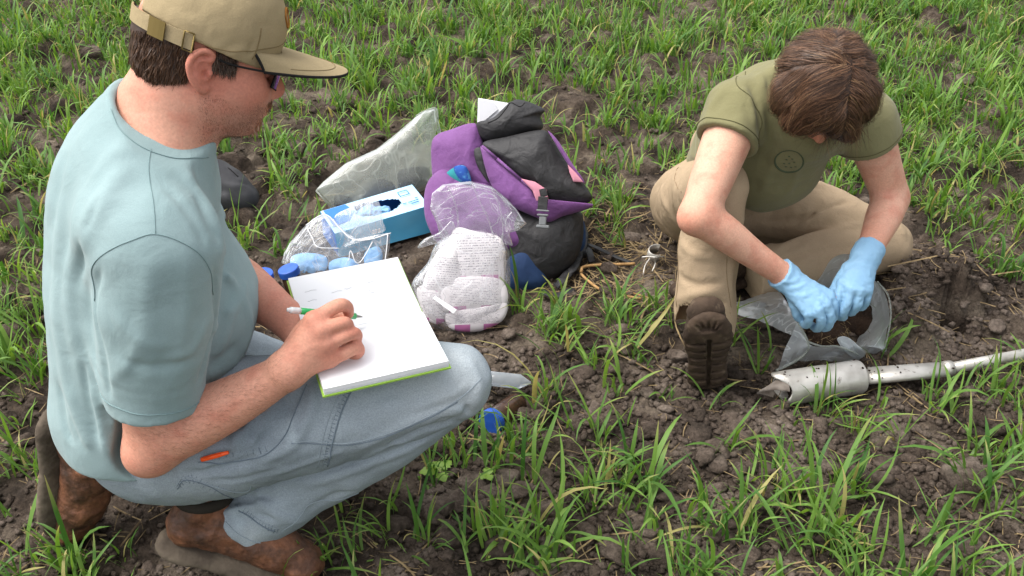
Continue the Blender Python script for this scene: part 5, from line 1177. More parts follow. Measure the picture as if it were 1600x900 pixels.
def cn(p, scale, seed, ridged=True):
    """Creased-film noise at points p: folded sine waves in random directions."""
    g = np.random.default_rng(seed); out = np.zeros(len(p)); amp = 1.0; tot = 0; sc = 1.0/scale
    for o in range(4):
        for _ in range(3):
            d = nrm(g.normal(size=3)); w = nrm(g.normal(size=3)); s = np.sin((p@d)*sc+g.uniform(0, 6)+.9*np.sin((p@w)*sc*.6+g.uniform(0, 6)))
            out += amp*((1-2*np.abs(s)) if ridged else s)/3
        tot += amp; amp *= .5; sc *= 1.9
    return out/tot
def onplane(px, p0, n):
    o = V3(0, 0, CAM_H); n = nrm(n); out = []
    for x, y in px: d = P(x, y, 1.0)-o; out.append(o+d*(np.dot(np.asarray(p0)-o, n)/np.dot(d, n)))
    return np.array(out)
def pillow(name, px, p0, n, tf_, tb_, m, parent=None, rings=16, segs=110, crumple=.003, cs_=.03, seed=1, centre=None, smoothp=True, world=None, power=2.2, keep_edge=.25, ridged=True):
    B = onplane(px, p0, n) if world is None else np.asarray(world, float); n = nrm(n)
    if smoothp: B = catmull(np.vstack([B[-1:], B, B[:2]]), 8)[8:-8]
    L = np.r_[0, np.cumsum(np.linalg.norm(np.diff(np.vstack([B, B[:1]]), axis=0), axis=1))]; Bc = np.vstack([B, B[:1]]); t = np.linspace(0, L[-1], segs, endpoint=False)
    R_ = np.stack([np.interp(t, L, Bc[:, k]) for k in range(3)], 1); c = R_.mean(0) if centre is None else onplane([centre], p0, n)[0]
    V_ = []
    for sgn, th in ((1, tf_), (-1, tb_)):
        for i in range(rings+1):
            s_ = i/rings; s2 = 1-(1-s_)**1.25; q = c+(R_-c)*s2; h = th*max(0, 1-s2**power)**.55
            V_.append(q+n*sgn*h)
    V_ = np.array(V_).reshape(2, rings+1, segs, 3); edge = np.linspace(0, 1, rings+1)
    for a in range(2):
        P_ = V_[a].reshape(-1, 3); w_ = (keep_edge+(1-keep_edge)*(1-edge**6))[:, None].repeat(segs, 1).ravel(); k = cn(P_, cs_, seed+a*0, ridged)*crumple*w_
        V_[a] = (P_+n[None]*k[:, None]).reshape(rings+1, segs, 3)
    V_[1, -1] = V_[0, -1]
    vv = V_.reshape(-1, 3); f = []
    j = np.arange(segs); j2 = (j+1) % segs
    for a in range(2):
        o = a*(rings+1)*segs
        for i in range(rings):
            q = np.stack([o+i*segs+j, o+(i+1)*segs+j, o+(i+1)*segs+j2, o+i*segs+j2], 1); f.append(q if a == 0 else q[:, ::-1])
    return mesh_np(name, vv, np.vstack(f), m, parent)
def loft(name, A, B, m, parent=None, n=60, mm=18, crumple=.003, cs_=.03, seed=1, bulge=0.0, bdir=(0, 0, 1)):
    A = catmull(A, 8); B = catmull(B, 8)
    def rs(Q_, k): L = np.r_[0, np.cumsum(np.linalg.norm(np.diff(Q_, axis=0), axis=1))]; t = np.linspace(0, L[-1], k); return np.stack([np.interp(t, L, Q_[:, d]) for d in range(3)], 1)
    A, B = rs(A, n), rs(B, n); t = np.linspace(0, 1, mm)[None, :, None]; V_ = A[:, None]*(1-t)+B[:, None]*t+np.asarray(bdir)*np.sin(t*np.pi)*bulge
    v = V_.reshape(-1, 3); nn = np.cross(V_[1:, :-1]-V_[:-1, :-1], V_[:-1, 1:]-V_[:-1, :-1]).reshape(-1, 3); na = nrm(nn.mean(0)); v = v+na*(cn(v, cs_, seed)*crumple)[:, None]
    i = (np.arange(n-1)[:, None]*mm+np.arange(mm-1)[None]).ravel(); return mesh_np(name, v, np.stack([i, i+mm, i+mm+1, i+1], 1), m, parent)
def thing(name, at, label, cat, group=None): return empty(name, (float(at[0]), float(at[1]), float(max(0, at[2]) if len(at) > 2 else 0)), label, cat, group)

# ---------------------------------------------------------------- open notebook on his thigh
NBo, e1, e2, NZ = V3(-.277, 1.114, 0), nrm((.938, .344, 0)), nrm((-.344, .938, 0)), .470
nb = thing('notebook', (NBo[0], NBo[1], NZ), 'open lime green notebook with white pages resting on the thigh of the writing man', 'notebook')
def nbp(u, v, z): return NBo+e1*u+e2*v+V3(0, 0, NZ+z+.05*0)
Wd, Ln = .192, .302
def slab(name, u0, u1, v0, v1, zt, zb, m, parent, nu=8, nv=14):
    V_, f = [], []
    for s_, fn in ((0, zt), (1, zb)):
        for i in range(nu+1):
            for j in range(nv+1): u, v = u0+(u1-u0)*i/nu, v0+(v1-v0)*j/nv; V_.append(nbp(u, v, fn(u, v)))
    k = (nu+1)*(nv+1); W1 = nv+1
    for i in range(nu):
        for j in range(nv): a = i*W1+j; f.append([a, a+W1, a+W1+1, a+1]); f.append([k+a, k+a+1, k+a+W1+1, k+a+W1])
    ed = [i*W1 for i in range(nu+1)]+[nu*W1+j for j in range(1, nv+1)]+[i*W1+nv for i in range(nu-1, -1, -1)]+[j for j in range(nv-1, 0, -1)]
    for a, b in zip(ed, ed[1:]+ed[:1]): f.append([a, k+a, k+b, b])
    o = mesh_np(name, V_, f, m, parent, smooth=False); return o
half = Ln/2
rise = lambda v: .012*((v-half)/half)**2 if v > half else .004*((v-half)/half)**2
slab('cover', -.003, Wd+.003, -.003, Ln+.003, lambda u, v: rise(v)+.0026, lambda u, v: rise(v), M_green, nb)
hgt1 = lambda v: .0030+.0085*min(1, abs(v-half)/.02)**.5; hgt2 = lambda v: .0030+.0040*min(1, abs(v-half)/.02)**.5
p1 = slab('page_block', 0, Wd, .000, half-.001, lambda u, v: rise(v)+.0026+hgt1(v), lambda u, v: rise(v)+.0027, [M_paper], nb, 6, 22)
p2 = slab('page_block', 0, Wd, half+.001, Ln, lambda u, v: rise(v)+.0026+hgt2(v), lambda u, v: rise(v)+.0027, [M_paper], nb, 6, 22)
ed_ = []
for k in range(5): z = .0045+.0018*k; ed_.append(tube_vf([nbp(0, -.0004, z), nbp(Wd, -.0004, z)], .0003, 4)); ed_.append(tube_vf([nbp(Wd+.0003, 0, z+.004*1), nbp(Wd+.0003, half-.01, z)], .00025, 4))
v_, f_ = join_vf(ed_); o = mesh_np('page_edge_lines', v_, f_, M_pagedge, None); o.parent = p1
g = np.random.default_rng(4); wr_ = []
def stroke(u, v, L): 
    top = (hgt2(v) if v > half else hgt1(v))+rise(v)+.0026+.0003; pts = [nbp(u+L*t, v+.0012*math.sin(t*25+u*900), top) for t in np.linspace(0, 1, 6)]; wr_.append(tube_vf(pts, .00022, 4))
for (u, v, L) in ((.062, .245, .018), (.085, .247, .012), (.125, .252, .016), (.063, .225, .010), (.122, .232, .004), (.124, .224, .006), (.06, .20, .02), (.15, .205, .01), (.172, .168, .007), (.02, .26, .02), (.02, .235, .015), (.155, .265, .02)): stroke(u, v, L)
v_, f_ = join_vf(wr_); o = mesh_np('handwriting', v_, f_, M_ink, None); o.parent = p2; o['kind'] = 'stuff'

# ---------------------------------------------------------------- green pen in his hand, orange pen in his pocket
pt, pe = P(566, 495, 1.585), P(449, 484, 1.495); pa = nrm(pt-pe); pl = np.linalg.norm(pt-pe)
pen = thing('pen', (pe[0], pe[1], pe[2]), 'green ballpoint pen with white end held in the fingers of the writing man', 'pen')
def seg_(name, a, b, r0, r1, m, par): path = np.linspace(pe+pa*a*pl, pe+pa*b*pl, 6); return tube(name, path, np.linspace(r0, r1, 6), m, par, 12)
seg_('barrel', .16, .90, .0052, .0052, M_penG, pen); seg_('end_cap', .035, .16, .0048, .0052, M_white, pen); seg_('push_button', 0, .035, .003, .003, M_white, pen); seg_('metal_tip', .90, 1.0, .0032, .0008, M_steel, pen)
c1 = cast(jb, 322, 716); c2 = cast(jb, 360, 707)
if c1 is not None and c2 is not None:
    c1 = c1+V3(0, -.004, .003); c2 = c2+V3(0, -.008, .008); op = thing('pen', c1, 'bright orange pen sticking out of the jeans pocket below the bent elbow', 'pen')
    q = nrm(c2-c1); tube('barrel', [c1-q*.006, c1, c1+(c2-c1)*.6, c2], [.0036, .0040, .0040, .0026], M_orange, op, 10); tube('clip', [c1+V3(0, -.004, .004), c1+(c2-c1)*.7+V3(0, -.004, .004)], .0012, M_orange, op, 6)

# ---------------------------------------------------------------- jars and tubes
def ribcap(c, ax, r, h, parent):
    ax = nrm(ax); u = nrm(np.cross(ax, (0, 1, .3))); w_ = np.cross(ax, u); V_, f = [], []; n_ = 72; prof = [(0, 1), (.75, 1), (.95, .985), (1.0, .93)]
    for t, s_ in prof:
        for i in range(n_): a = 2*np.pi*i/n_; rr = r*s_*(1+(.018 if i % 2 else 0)*(t < .9)); V_.append(c+ax*h*t+(u*math.cos(a)+w_*math.sin(a))*rr)
    for k in range(len(prof)-1):
        for i in range(n_): a, b = k*n_+i, k*n_+(i+1) % n_; f.append([a, b, b+n_, a+n_])
    f.append([3*n_+i for i in range(n_)]); f.append([i for i in range(n_)][::-1])
    return mesh_np('screw_cap', V_, f, M_bluecap, parent, smooth=False)
def jar(px, py, zt, r, tilt, label):
    c = P(px, py, (CAM_H-zt)/(SP+(py-450)/FPX*CP)); ax = nrm(tilt); t = thing('sample_jar', (c[0], c[1], 0), label, 'jar', 'soil sample jars with blue screw caps')
    bt = c-ax*(zt/ax[2]-.012) if ax[2] > .5 else c-ax*.10
    tube('jar_body', np.array([bt, bt+ax*.004, c-ax*.018, c-ax*.008, c]), [r*.86, r*.93, r*.93, r*.8, r*.8], M_jar, t, 28); ribcap(c-ax*.006, ax, r, .017, t); return t
jar(411, 432, .085, .0255, (.02, 0, 1), 'upright soil jar with blue cap nearest to the chest of the crouching man')
jar(452, 425, .092, .0255, (-.22, .05, 1), 'leaning soil jar with blue cap touching the corner of the open notebook')
jar(769, 658, .030, .027, (-.50, -.75, .22), 'soil jar lying on the ground with its blue cap by the bent knee')
ct = thing('centrifuge_tube', G(800, 600), 'clear pointed sample tube lying on the soil beyond the bent knee', 'tube')
a0, a1 = P(735, 588, 2.16), P(829, 598, 2.165); q = a1-a0; tube('tube_wall', np.array([a0+q*t for t in (0, .5, .82, .83, .97, 1)]), [.0160, .0160, .0160, .0155, .0045, .0030], F_tube, ct, 24)
tube('graduation_marks', [a0+q*.2+V3(0, -.0166, .0), a0+q*.78+V3(0, -.0166, .0)], .0006, M_ink, ct, 4); tube('tube_rim', [a0, a0+q*.02], .0175, M_white, ct, 24)

# ---------------------------------------------------------------- charcoal pouch behind him
pz = Vol((-1.02, 2.30, -.01), (-.58, 2.72, .20), .005); pc = G(352, 290, .06)
pz.lo = (pc-V3(.16, .14, .07)).astype(np.float32); pz.n = tuple(int(x) for x in (64, 56, 42)); pz.D = np.full(pz.n, .05, np.float32)
pz.ell(pc+V3(-.01, 0, .005), (.092, .062, .060), Rot(-25, 25, 0), k=.02).ell(pc+V3(.045, -.03, -.02), (.055, .045, .045), k=.03).ell(pc+V3(-.05, .02, -.01), (.05, .05, .05), k=.03)
folds(pz, [([(348, 240), (352, 262), (372, 278), (392, 272)], .006, -.006), ([(360, 240), (382, 255), (395, 275)], .006, .005), ([(340, 280), (360, 290), (385, 290)], .008, .005), ([(338, 300), (355, 300), (368, 315)], .007, -.006), ([(372, 285), (392, 290), (398, 300)], .006, -.005)])
pz.noise(.003, .03, 3); po = thing('pouch', (pc[0], pc[1], 0), 'crumpled charcoal pouch with a small pale badge lying behind the crouching man', 'pouch'); o_, pv, pf = pz.obj('fabric_shell', M_pouch, po); pb = bvh_of(pv, pf)
bq = [cast(pb, *p) for p in ((326, 246), (330, 242), (336, 245), (333, 253), (327, 255), (326, 246))]; bq = [p for p in bq if p is not None]
if len(bq) > 3:
    Bq = np.array(bq); cen = Bq.mean(0); mesh_np('badge', np.vstack([Bq+V3(0, -.003, .003), [cen+V3(0, -.004, .004)]]), [[i, i+1, len(Bq)] for i in range(len(Bq)-1)], mat('pale_badge', '#b9b38a', .6, .3), po)
cseam([(352, 242), (356, 262), (372, 276), (390, 276)], .0016, M_black, o_, pb, 'piping'); cseam([(362, 240), (382, 256), (397, 276)], .0014, M_black, o_, pb, 'piping')

# ---------------------------------------------------------------- backpack
BP0, BN = G(790, 452), nrm((-.12, -.86, .50)); bpk = thing('backpack', G(790, 440), 'purple and black hiking backpack slumped on the soil with grey buckle', 'backpack')
def off(k): return BP0-BN*k
def piece(name, px, dep, tf_, tb_, m, **k): return pillow(name, px, off(dep), BN, tf_, tb_, m, bpk, **dict(dict(crumple=.0055, cs_=.04, ridged=True, rings=22, segs=150), **k))
piece('back_panel', [(700, 240), (745, 200), (840, 205), (900, 270), (905, 350), (895, 405), (850, 440), (790, 440), (730, 400), (680, 330)], .13, .06, .05, M_blk, seed=3)
piece('lower_body', [(780, 330), (840, 330), (900, 325), (912, 355), (903, 400), (872, 432), (842, 446), (800, 448), (775, 410)], .06, .055, .10, M_blk, seed=4)
piece('base_panel', [(796, 392), (826, 380), (842, 398), (856, 436), (846, 456), (812, 464), (790, 452), (786, 420)], .045, .05, .06, M_navy, seed=5)
piece('side_gusset', [(895, 330), (912, 345), (915, 380), (905, 392), (898, 360)], .10, .03, .05, M_navy, seed=6)
pp = piece('side_pocket', [(690, 264), (668, 285), (662, 318), (668, 352), (690, 385), (740, 402), (800, 398), (828, 388), (826, 368), (806, 318), (770, 290), (735, 282), (712, 272)], .045, .055, .09, M_purple, seed=7)
piece('side_panel', [(677, 216), (705, 202), (743, 193), (754, 222), (757, 255), (790, 308), (760, 300), (735, 290), (705, 268), (680, 288), (674, 255)], .065, .035, .06, M_purple, seed=8)
piece('lining', [(697, 272), (714, 260), (728, 262), (735, 290), (712, 288)], .028, .012, .01, M_tealb, seed=9, crumple=.001); piece('patterned_cloth', [(709, 262), (726, 259), (734, 272), (736, 288), (720, 284)], .020, .012, .01, M_teal, seed=10, crumple=.002, cs_=.02)
piece('collar', [(744, 193), (770, 184), (797, 160), (815, 156), (850, 170), (845, 182), (847, 202), (810, 214), (768, 222), (748, 214)], .07, .045, .05, M_blk, seed=11, crumple=.005, cs_=.035, ridged=True)
piece('compression_strap', [(741, 234), (753, 232), (758, 255), (764, 285), (752, 270), (744, 255)], .018, .008, .01, M_blk, seed=12, crumple=.001)
piece('lid_side', [(751, 228), (775, 246), (815, 280), (836, 296), (852, 322), (880, 322), (924, 318), (920, 326), (880, 338), (858, 347), (838, 340), (800, 322), (772, 296), (757, 262)], .02, .035, .06, M_purple, seed=13, centre=(822, 308))
piece('lid', [(754, 224), (790, 214), (847, 203), (862, 218), (880, 248), (898, 270), (916, 292), (925, 312), (900, 322), (864, 322), (852, 302), (836, 294), (812, 281), (775, 247)], .03, .05, .06, M_blk, seed=14, crumple=.008, cs_=.055, ridged=True, centre=(830, 262), rings=24, segs=150)
piece('faded_patch', [(814, 279), (836, 284), (854, 296), (857, 312), (838, 314), (832, 298)], -.012, .004, .006, M_pink, seed=15, crumple=.001, smoothp=False); piece('faded_patch', [(887, 257), (900, 270), (912, 285), (896, 284), (890, 270)], .0, .004, .012, M_pink, seed=16, crumple=.001, smoothp=False)
piece('lid_piping', [(856, 204), (872, 220), (896, 258), (913, 283), (908, 283), (886, 255), (866, 222)], .012, .010, .01, M_purple, seed=17, crumple=.001)
for k_, (a, b) in enumerate((((753, 228), (777, 248)), ((777, 248), (815, 281)), ((815, 281), (838, 300)), ((838, 300), (850, 324)))):
    q = onplane([a, b], off(-.005), BN); tube('piping', q, .0035, M_purple, bpk, 6)
def flatbox(name, cx, cy, w_, h_, dep, th, m, par, rot=0, bev=.001):
    c = onplane([(cx, cy)], off(dep), BN)[0]; x = nrm(np.cross((0, 0, 1), BN)); z = np.cross(BN, x); z = -z if z[2] < 0 else z; c_, s_ = math.cos(rot), math.sin(rot); R = np.stack([x*c_+z*s_, BN, -x*s_+z*c_], 1)
    v, f = box_vf(c, (w_/2, th/2, h_/2), R, bev, 1); return mesh_np(name, v, f, m, par, smooth=False)
bu = flatbox('buckle', 848, 345, .018, .022, -.052, .006, M_buckle, bpk, 0, .002); flatbox('buckle_wing', 848, 354, .032, .008, -.052, .007, M_buckle, bu, 0, .002); flatbox('buckle_wing', 848, 336, .028, .006, -.052, .008, M_buckle, bu, 0, .002)
flatbox('buckle_bar', 848, 329, .031, .004, -.054, .007, M_buckle, bu, 0, .001); flatbox('webbing', 848, 318, .024, .034, -.048, .004, M_blk, bpk); flatbox('webbing', 849, 301, .018, .02, -.035, .004, M_blk, bpk, .3)
o = tube('drawcord', catmull([onplane([p], off(-.0), BN)[0] for p in ((762, 192), (778, 184), (790, 170), (798, 160), (812, 166), (820, 160))], 6), .0022, M_blk, bpk, 6)
for pts, wd in (([(905, 345), (912, 372), (900, 410), (880, 436), (868, 448)], .013), ([(915, 380), (935, 388), (960, 400), (985, 410)], .007), ([(880, 430), (895, 420), (905, 400), (918, 392)], .012), ([(918, 385), (922, 398), (925, 410)], .010), ([(845, 455), (870, 462), (895, 452)], .012)):
    q = np.array([G(x, y, .018+.012*(i % 2)) for i, (x, y) in enumerate(pts)]); tube('shoulder_strap', catmull(q, 6), wd, M_blk, bpk, 8, flat=.25, up=(0, 0, 1))
# white folder standing in the pack
fo = thing('folder', onplane([(765, 215)], off(.11), BN)[0], 'white paper folder sticking out of the top of the backpack', 'folder')
q = onplane([(745, 215), (747, 153), (795, 161), (812, 168), (800, 225)], off(.115), BN); v = np.vstack([q, q-BN*.006]); mesh_np('sheet', v, [[0, 1, 2, 3, 4], [9, 8, 7, 6, 5], [0, 5, 6, 1], [1, 6, 7, 2], [2, 7, 8, 3], [3, 8, 9, 4], [4, 9, 5, 0]], M_paper, fo, smooth=False)
q = onplane([(749, 195), (778, 171), (772, 160), (749, 155)], off(.109), BN); mesh_np('folded_sheet', np.vstack([q, q-BN*.002]), [[0, 1, 2, 3], [7, 6, 5, 4], [0, 4, 5, 1], [1, 5, 6, 2], [2, 6, 7, 3], [3, 7, 4, 0]], M_pagedge, fo, smooth=False)

# ---------------------------------------------------------------- box of disposable gloves
gb = thing('glove_box', G(610, 385), 'blue cardboard dispenser box of disposable gloves, crushed open between the clear bags', 'box')
A_ = G(673, 366); ex = nrm(A_-G(548, 400)); ey = nrm(np.cross((0, 0, 1), ex)); HB, LB, DB = .085, .265, .125
def bx_(u, v, z): return A_-ex*u+ey*v+V3(0, 0, z)
cor = [bx_(0, 0, .006), bx_(LB, 0, .006), bx_(LB, DB, .006), bx_(0, DB, .006), bx_(0-.004, .01, HB), bx_(LB, .012, HB-.012), bx_(LB, DB, HB-.004), bx_(-.004, DB, HB+.008)]
def gridquad(a, b, c, d, n_, m_, amp, seed, hole=None):
    V_, f = [], []; nn = nrm(np.cross(b-a, d-a)); idx = {}
    for i in range(n_+1):
        for j in range(m_+1):
            s_, t = i/n_, j/m_; p = a*(1-s_)*(1-t)+b*s_*(1-t)+c*s_*t+d*(1-s_)*t; w_ = 16*s_*(1-s_)*t*(1-t); V_.append(p+nn*amp*w_*float(cn(p[None], .06, seed, False)[0]))
    for i in range(n_):
        for j in range(m_):
            if hole and hole((i+.5)/n_, (j+.5)/m_): continue
            k = i*(m_+1)+j; f.append([k, k+m_+1, k+m_+2, k+1])
    return np.array(V_), f
holef = lambda s_, t: ((s_-.46)/.24)**2+((t-.47)/.27)**2 < 1 or (abs(s_-.60) < .09 and abs(t-.62) < .22)
v, f = gridquad(cor[4], cor[5], cor[6], cor[7], 44, 24, .006, 3, holef); mesh_np('top_panel', v, f, M_boxT, gb)
v, f = gridquad(cor[0], cor[1], cor[5], cor[4], 24, 8, .012, 4); mesh_np('front_panel', v, f, M_boxF, gb)
v, f = gridquad(cor[3], cor[0], cor[4], cor[7], 10, 8, .004, 5); mesh_np('end_panel', v, f, M_boxF, gb); v, f = gridquad(cor[1], cor[2], cor[6], cor[5], 10, 8, .004, 6); mesh_np('end_panel', v, f, M_boxD, gb)
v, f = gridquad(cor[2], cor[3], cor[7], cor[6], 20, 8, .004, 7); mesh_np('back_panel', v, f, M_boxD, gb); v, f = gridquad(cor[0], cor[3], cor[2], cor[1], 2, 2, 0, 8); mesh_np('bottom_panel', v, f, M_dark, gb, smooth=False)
tn = nrm(np.cross(cor[5]-cor[4], cor[7]-cor[4])); tn = tn if tn[2] > 0 else -tn
def tp(s_, t, h=.001): a, b, c, d = cor[4], cor[5], cor[6], cor[7]; return a*(1-s_)*(1-t)+b*s_*(1-t)+c*s_*t+d*(1-s_)*t+tn*h
bl = [tp(.97, .97, .002), tp(.74, .97, .002), tp(.70, .6, .003), tp(.80, .30, .003), tp(.97, .25, .002)]; mesh_np('printed_band', np.vstack([bl, np.array(bl)-tn*.001]), [[0, 1, 2, 3, 4], [9, 8, 7, 6, 5]]+[[i, 5+i, 5+(i+1) % 5, (i+1) % 5] for i in range(5)], M_boxD, gb, smooth=False)
# small print: a pale panel with its outline, and rows of letters too small to read
st_ = []
for (s0, t0, s1, t1) in ((.10, .62, .20, .62), (.10, .80, .20, .80), (.10, .62, .10, .80), (.20, .62, .20, .80), (.06, .30, .17, .30), (.19, .30, .23, .30), (.07, .22, .15, .22), (.05, .40, .08, .40)): st_.append(tube_vf([tp(s0, t0, .0045), tp(s1, t1, .0045)], .0012, 4))
v, f = join_vf(st_); mesh_np('box_print', v, f, M_boxD, gb)
fn_ = nrm(np.cross(ex, (0, 0, 1))); fn_ = fn_ if fn_[1] < 0 else -fn_
st_ = [box_vf(bx_(.150+.008*k, 0, .060)+fn_*.008, (.0028, .0012, .0055), basis(ex), 0) for k in range(3)]; v, f = join_vf(st_); mesh_np('white_print', v, f, M_white, gb, smooth=False)
gi = thing('disposable_glove', tp(.45, .5, 0), 'crumpled light blue glove poking out of the dispenser box opening', 'glove')
ge = Vol(tp(.45, .5, 0)-.09, tp(.45, .5, 0)+.09, .0035); cc_ = tp(.42, .5, -.010)
for k, (s_, t, r) in enumerate(((.58, .42, .020), (.52, .58, .018), (.66, .55, .016), (.40, .35, .016), (.48, .45, .020), (.62, .62, .014))): ge.ell(tp(s_, t, -.008-.003*(k % 3)), (r*1.3, r*.8, r*.7), Rot(40*k, 20, 30*k), k=.008)
ge.noise(.003, .012, 7, ridged=True); ge.obj('glove_rubber', M_nitrile, gi)

# ---------------------------------------------------------------- tall milky bag standing behind the box
tb = thing('plastic_bag', G(600, 330), 'tall milky clear bag with dark lumps inside standing behind the blue glove box', 'bag', 'clear plastic bags')
TP0, TN = G(600, 335), nrm((.12, -.80, .60))
pillow('film', [(493, 297), (505, 284), (540, 255), (588, 233), (620, 208), (650, 182), (664, 173), (681, 169), (684, 188), (680, 215), (678, 262), (675, 290), (640, 308), (590, 322), (540, 334), (518, 326)], TP0, TN, .045, .05, F_bag, tb, crumple=.013, cs_=.085, seed=21, centre=(610, 268), rings=26, segs=170, smoothp=False, power=3)
pillow('film_tail', [(680, 190), (684, 186), (690, 210), (688, 216), (682, 204)], TP0-TN*.01, TN, .006, .004, F_bag, tb, crumple=.002, cs_=.02, seed=22, segs=40)
tube('rolled_rim', catmull(onplane([(650, 182), (664, 174), (681, 170), (684, 186)], TP0+TN*.004, TN), 6), .0035, F_bag, tb, 7)
tube('bottom_weld', onplane([(494, 298), (520, 327)], TP0+TN*.002, TN), .0028, F_bag, tb, 6)
M_lump = mat('dark_wrapped_soil', '#171516', .55, .3, var='#343033', vscale=30, bump=.6, bscale=60, bdist=.006)
for k, (px, dp, th) in enumerate((([(566, 292), (590, 280), (612, 284), (618, 300), (600, 318), (572, 318)], .0, .022), ([(622, 270), (640, 262), (668, 262), (672, 285), (650, 300), (625, 300)], .005, .022), ([(525, 306), (548, 308), (556, 325), (535, 330), (522, 320)], -.01, .015))):
    t = thing('soil_lump', onplane([px[0]], TP0, TN)[0], ('middle dark wrapped lump at the bottom of the tall milky bag', 'right hand dark wrapped lump in the tall milky bag beside the backpack', 'small dark wrapped lump in the left corner of the tall milky bag')[k], 'lump'); pillow('wrapping', px, TP0-TN*dp, TN, th, th, M_lump, t, crumple=.005, cs_=.02, seed=30+k, segs=60, rings=10)

# ---------------------------------------------------------------- small clear bag of used gloves, in front of the box
sb = thing('plastic_bag', G(520, 430), 'small clear bag with white cord and blue gloves inside in front of the glove box', 'bag', 'clear plastic bags')
SP0, SN = G(520, 428), nrm((-.05, -.72, .69))
pillow('film', [(438, 418), (443, 396), (452, 380), (474, 356), (490, 341), (506, 335), (520, 341), (545, 366), (560, 373), (610, 364), (609, 385), (604, 412), (602, 430), (560, 436), (500, 440), (450, 438)], SP0, SN, .040, .03, F_bag2, sb, crumple=.010, cs_=.055, seed=41, centre=(525, 398), rings=22, segs=150, smoothp=False, power=3)
pillow('film_flap', [(522, 340), (545, 325), (588, 312), (598, 345), (600, 362), (560, 374), (540, 362)], SP0-SN*.02, SN, .010, .008, F_bag2, sb, crumple=.006, cs_=.03, seed=42, segs=70, rings=10)
for pts in ([(478, 352), (500, 337), (514, 338), (532, 358), (552, 374), (578, 374), (611, 364)], [(480, 356), (488, 372), (497, 386), (530, 388)], [(545, 408), (548, 392), (556, 410), (566, 406), (582, 378)], [(606, 366), (604, 390), (600, 420)]):
    tube('cord', catmull(onplane(pts, SP0+SN*.030, SN), 8), .0014, M_white, sb, 6)
for k, px in enumerate(([(455, 402), (480, 395), (510, 402), (505, 425), (460, 426)], [(570, 395), (590, 385), (598, 400), (590, 420), (572, 418)], [(515, 410), (540, 402), (560, 412), (555, 428), (520, 430)])):
    t = thing('disposable_glove', onplane([px[0]], SP0, SN)[0], ('used blue glove in the left of the small clear bag', 'used blue glove in the right of the small clear bag', 'used blue glove in the middle of the small clear bag by the notebook')[k], 'glove', 'used gloves in the small clear bag'); pillow('glove_rubber', px, SP0+SN*(.006+.003*k), SN, .012, .010, M_nitrile, t, crumple=.006, cs_=.014, seed=50+k, segs=60, rings=10)

# ---------------------------------------------------------------- clear bag full of labelled sample bags
wb = thing('plastic_bag', G(720, 505), 'clear bag with a flared open top full of white printed sample bags', 'bag', 'clear plastic bags')
WP0, WN = G(722, 512), nrm((.02, -.80, .60))
def wfilm(name, px, dp, tf_, tb_, seed, **k): return pillow(name, px, WP0-WN*dp, WN, tf_, tb_, F_bag2, wb, **dict(dict(crumple=.007, cs_=.05, seed=seed, rings=18, segs=120, smoothp=True, power=3), **k))
wfilm('film', [(642, 448), (668, 410), (682, 380), (715, 362), (760, 362), (792, 385), (797, 412), (797, 450), (792, 490), (765, 512), (740, 524), (700, 518), (660, 500)], -.0, .062, .04, 61)
wfilm('film_top', [(672, 326), (675, 302), (692, 288), (735, 283), (768, 291), (792, 310), (806, 326), (823, 349), (810, 360), (796, 364), (802, 384), (770, 380), (720, 382), (688, 374), (683, 350)], .0, .020, .02, 62, crumple=.012, cs_=.045, smoothp=False)
for pts in ([(700, 292), (712, 320), (716, 350), (710, 376)], [(738, 286), (748, 312), (762, 340), (772, 372)], [(768, 294), (780, 322), (786, 350), (784, 378)], [(690, 300), (735, 292), (775, 302), (800, 328)], [(800, 330), (790, 345), (792, 362)], [(678, 330), (688, 350), (700, 368)]): tube('film_fold', catmull(onplane(pts, WP0+WN*.020, WN), 6), .0022, F_bag2, wb, 6, flat=.4)
wfilm('film_tail', [(652, 388), (662, 374), (680, 366), (690, 360), (706, 345), (712, 362), (700, 378), (676, 382), (662, 386)], -.02, .012, .01, 63, segs=60, rings=8)
M_pack = bpy.data.materials.new('printed_sample_bag'); M_pack.use_nodes = True
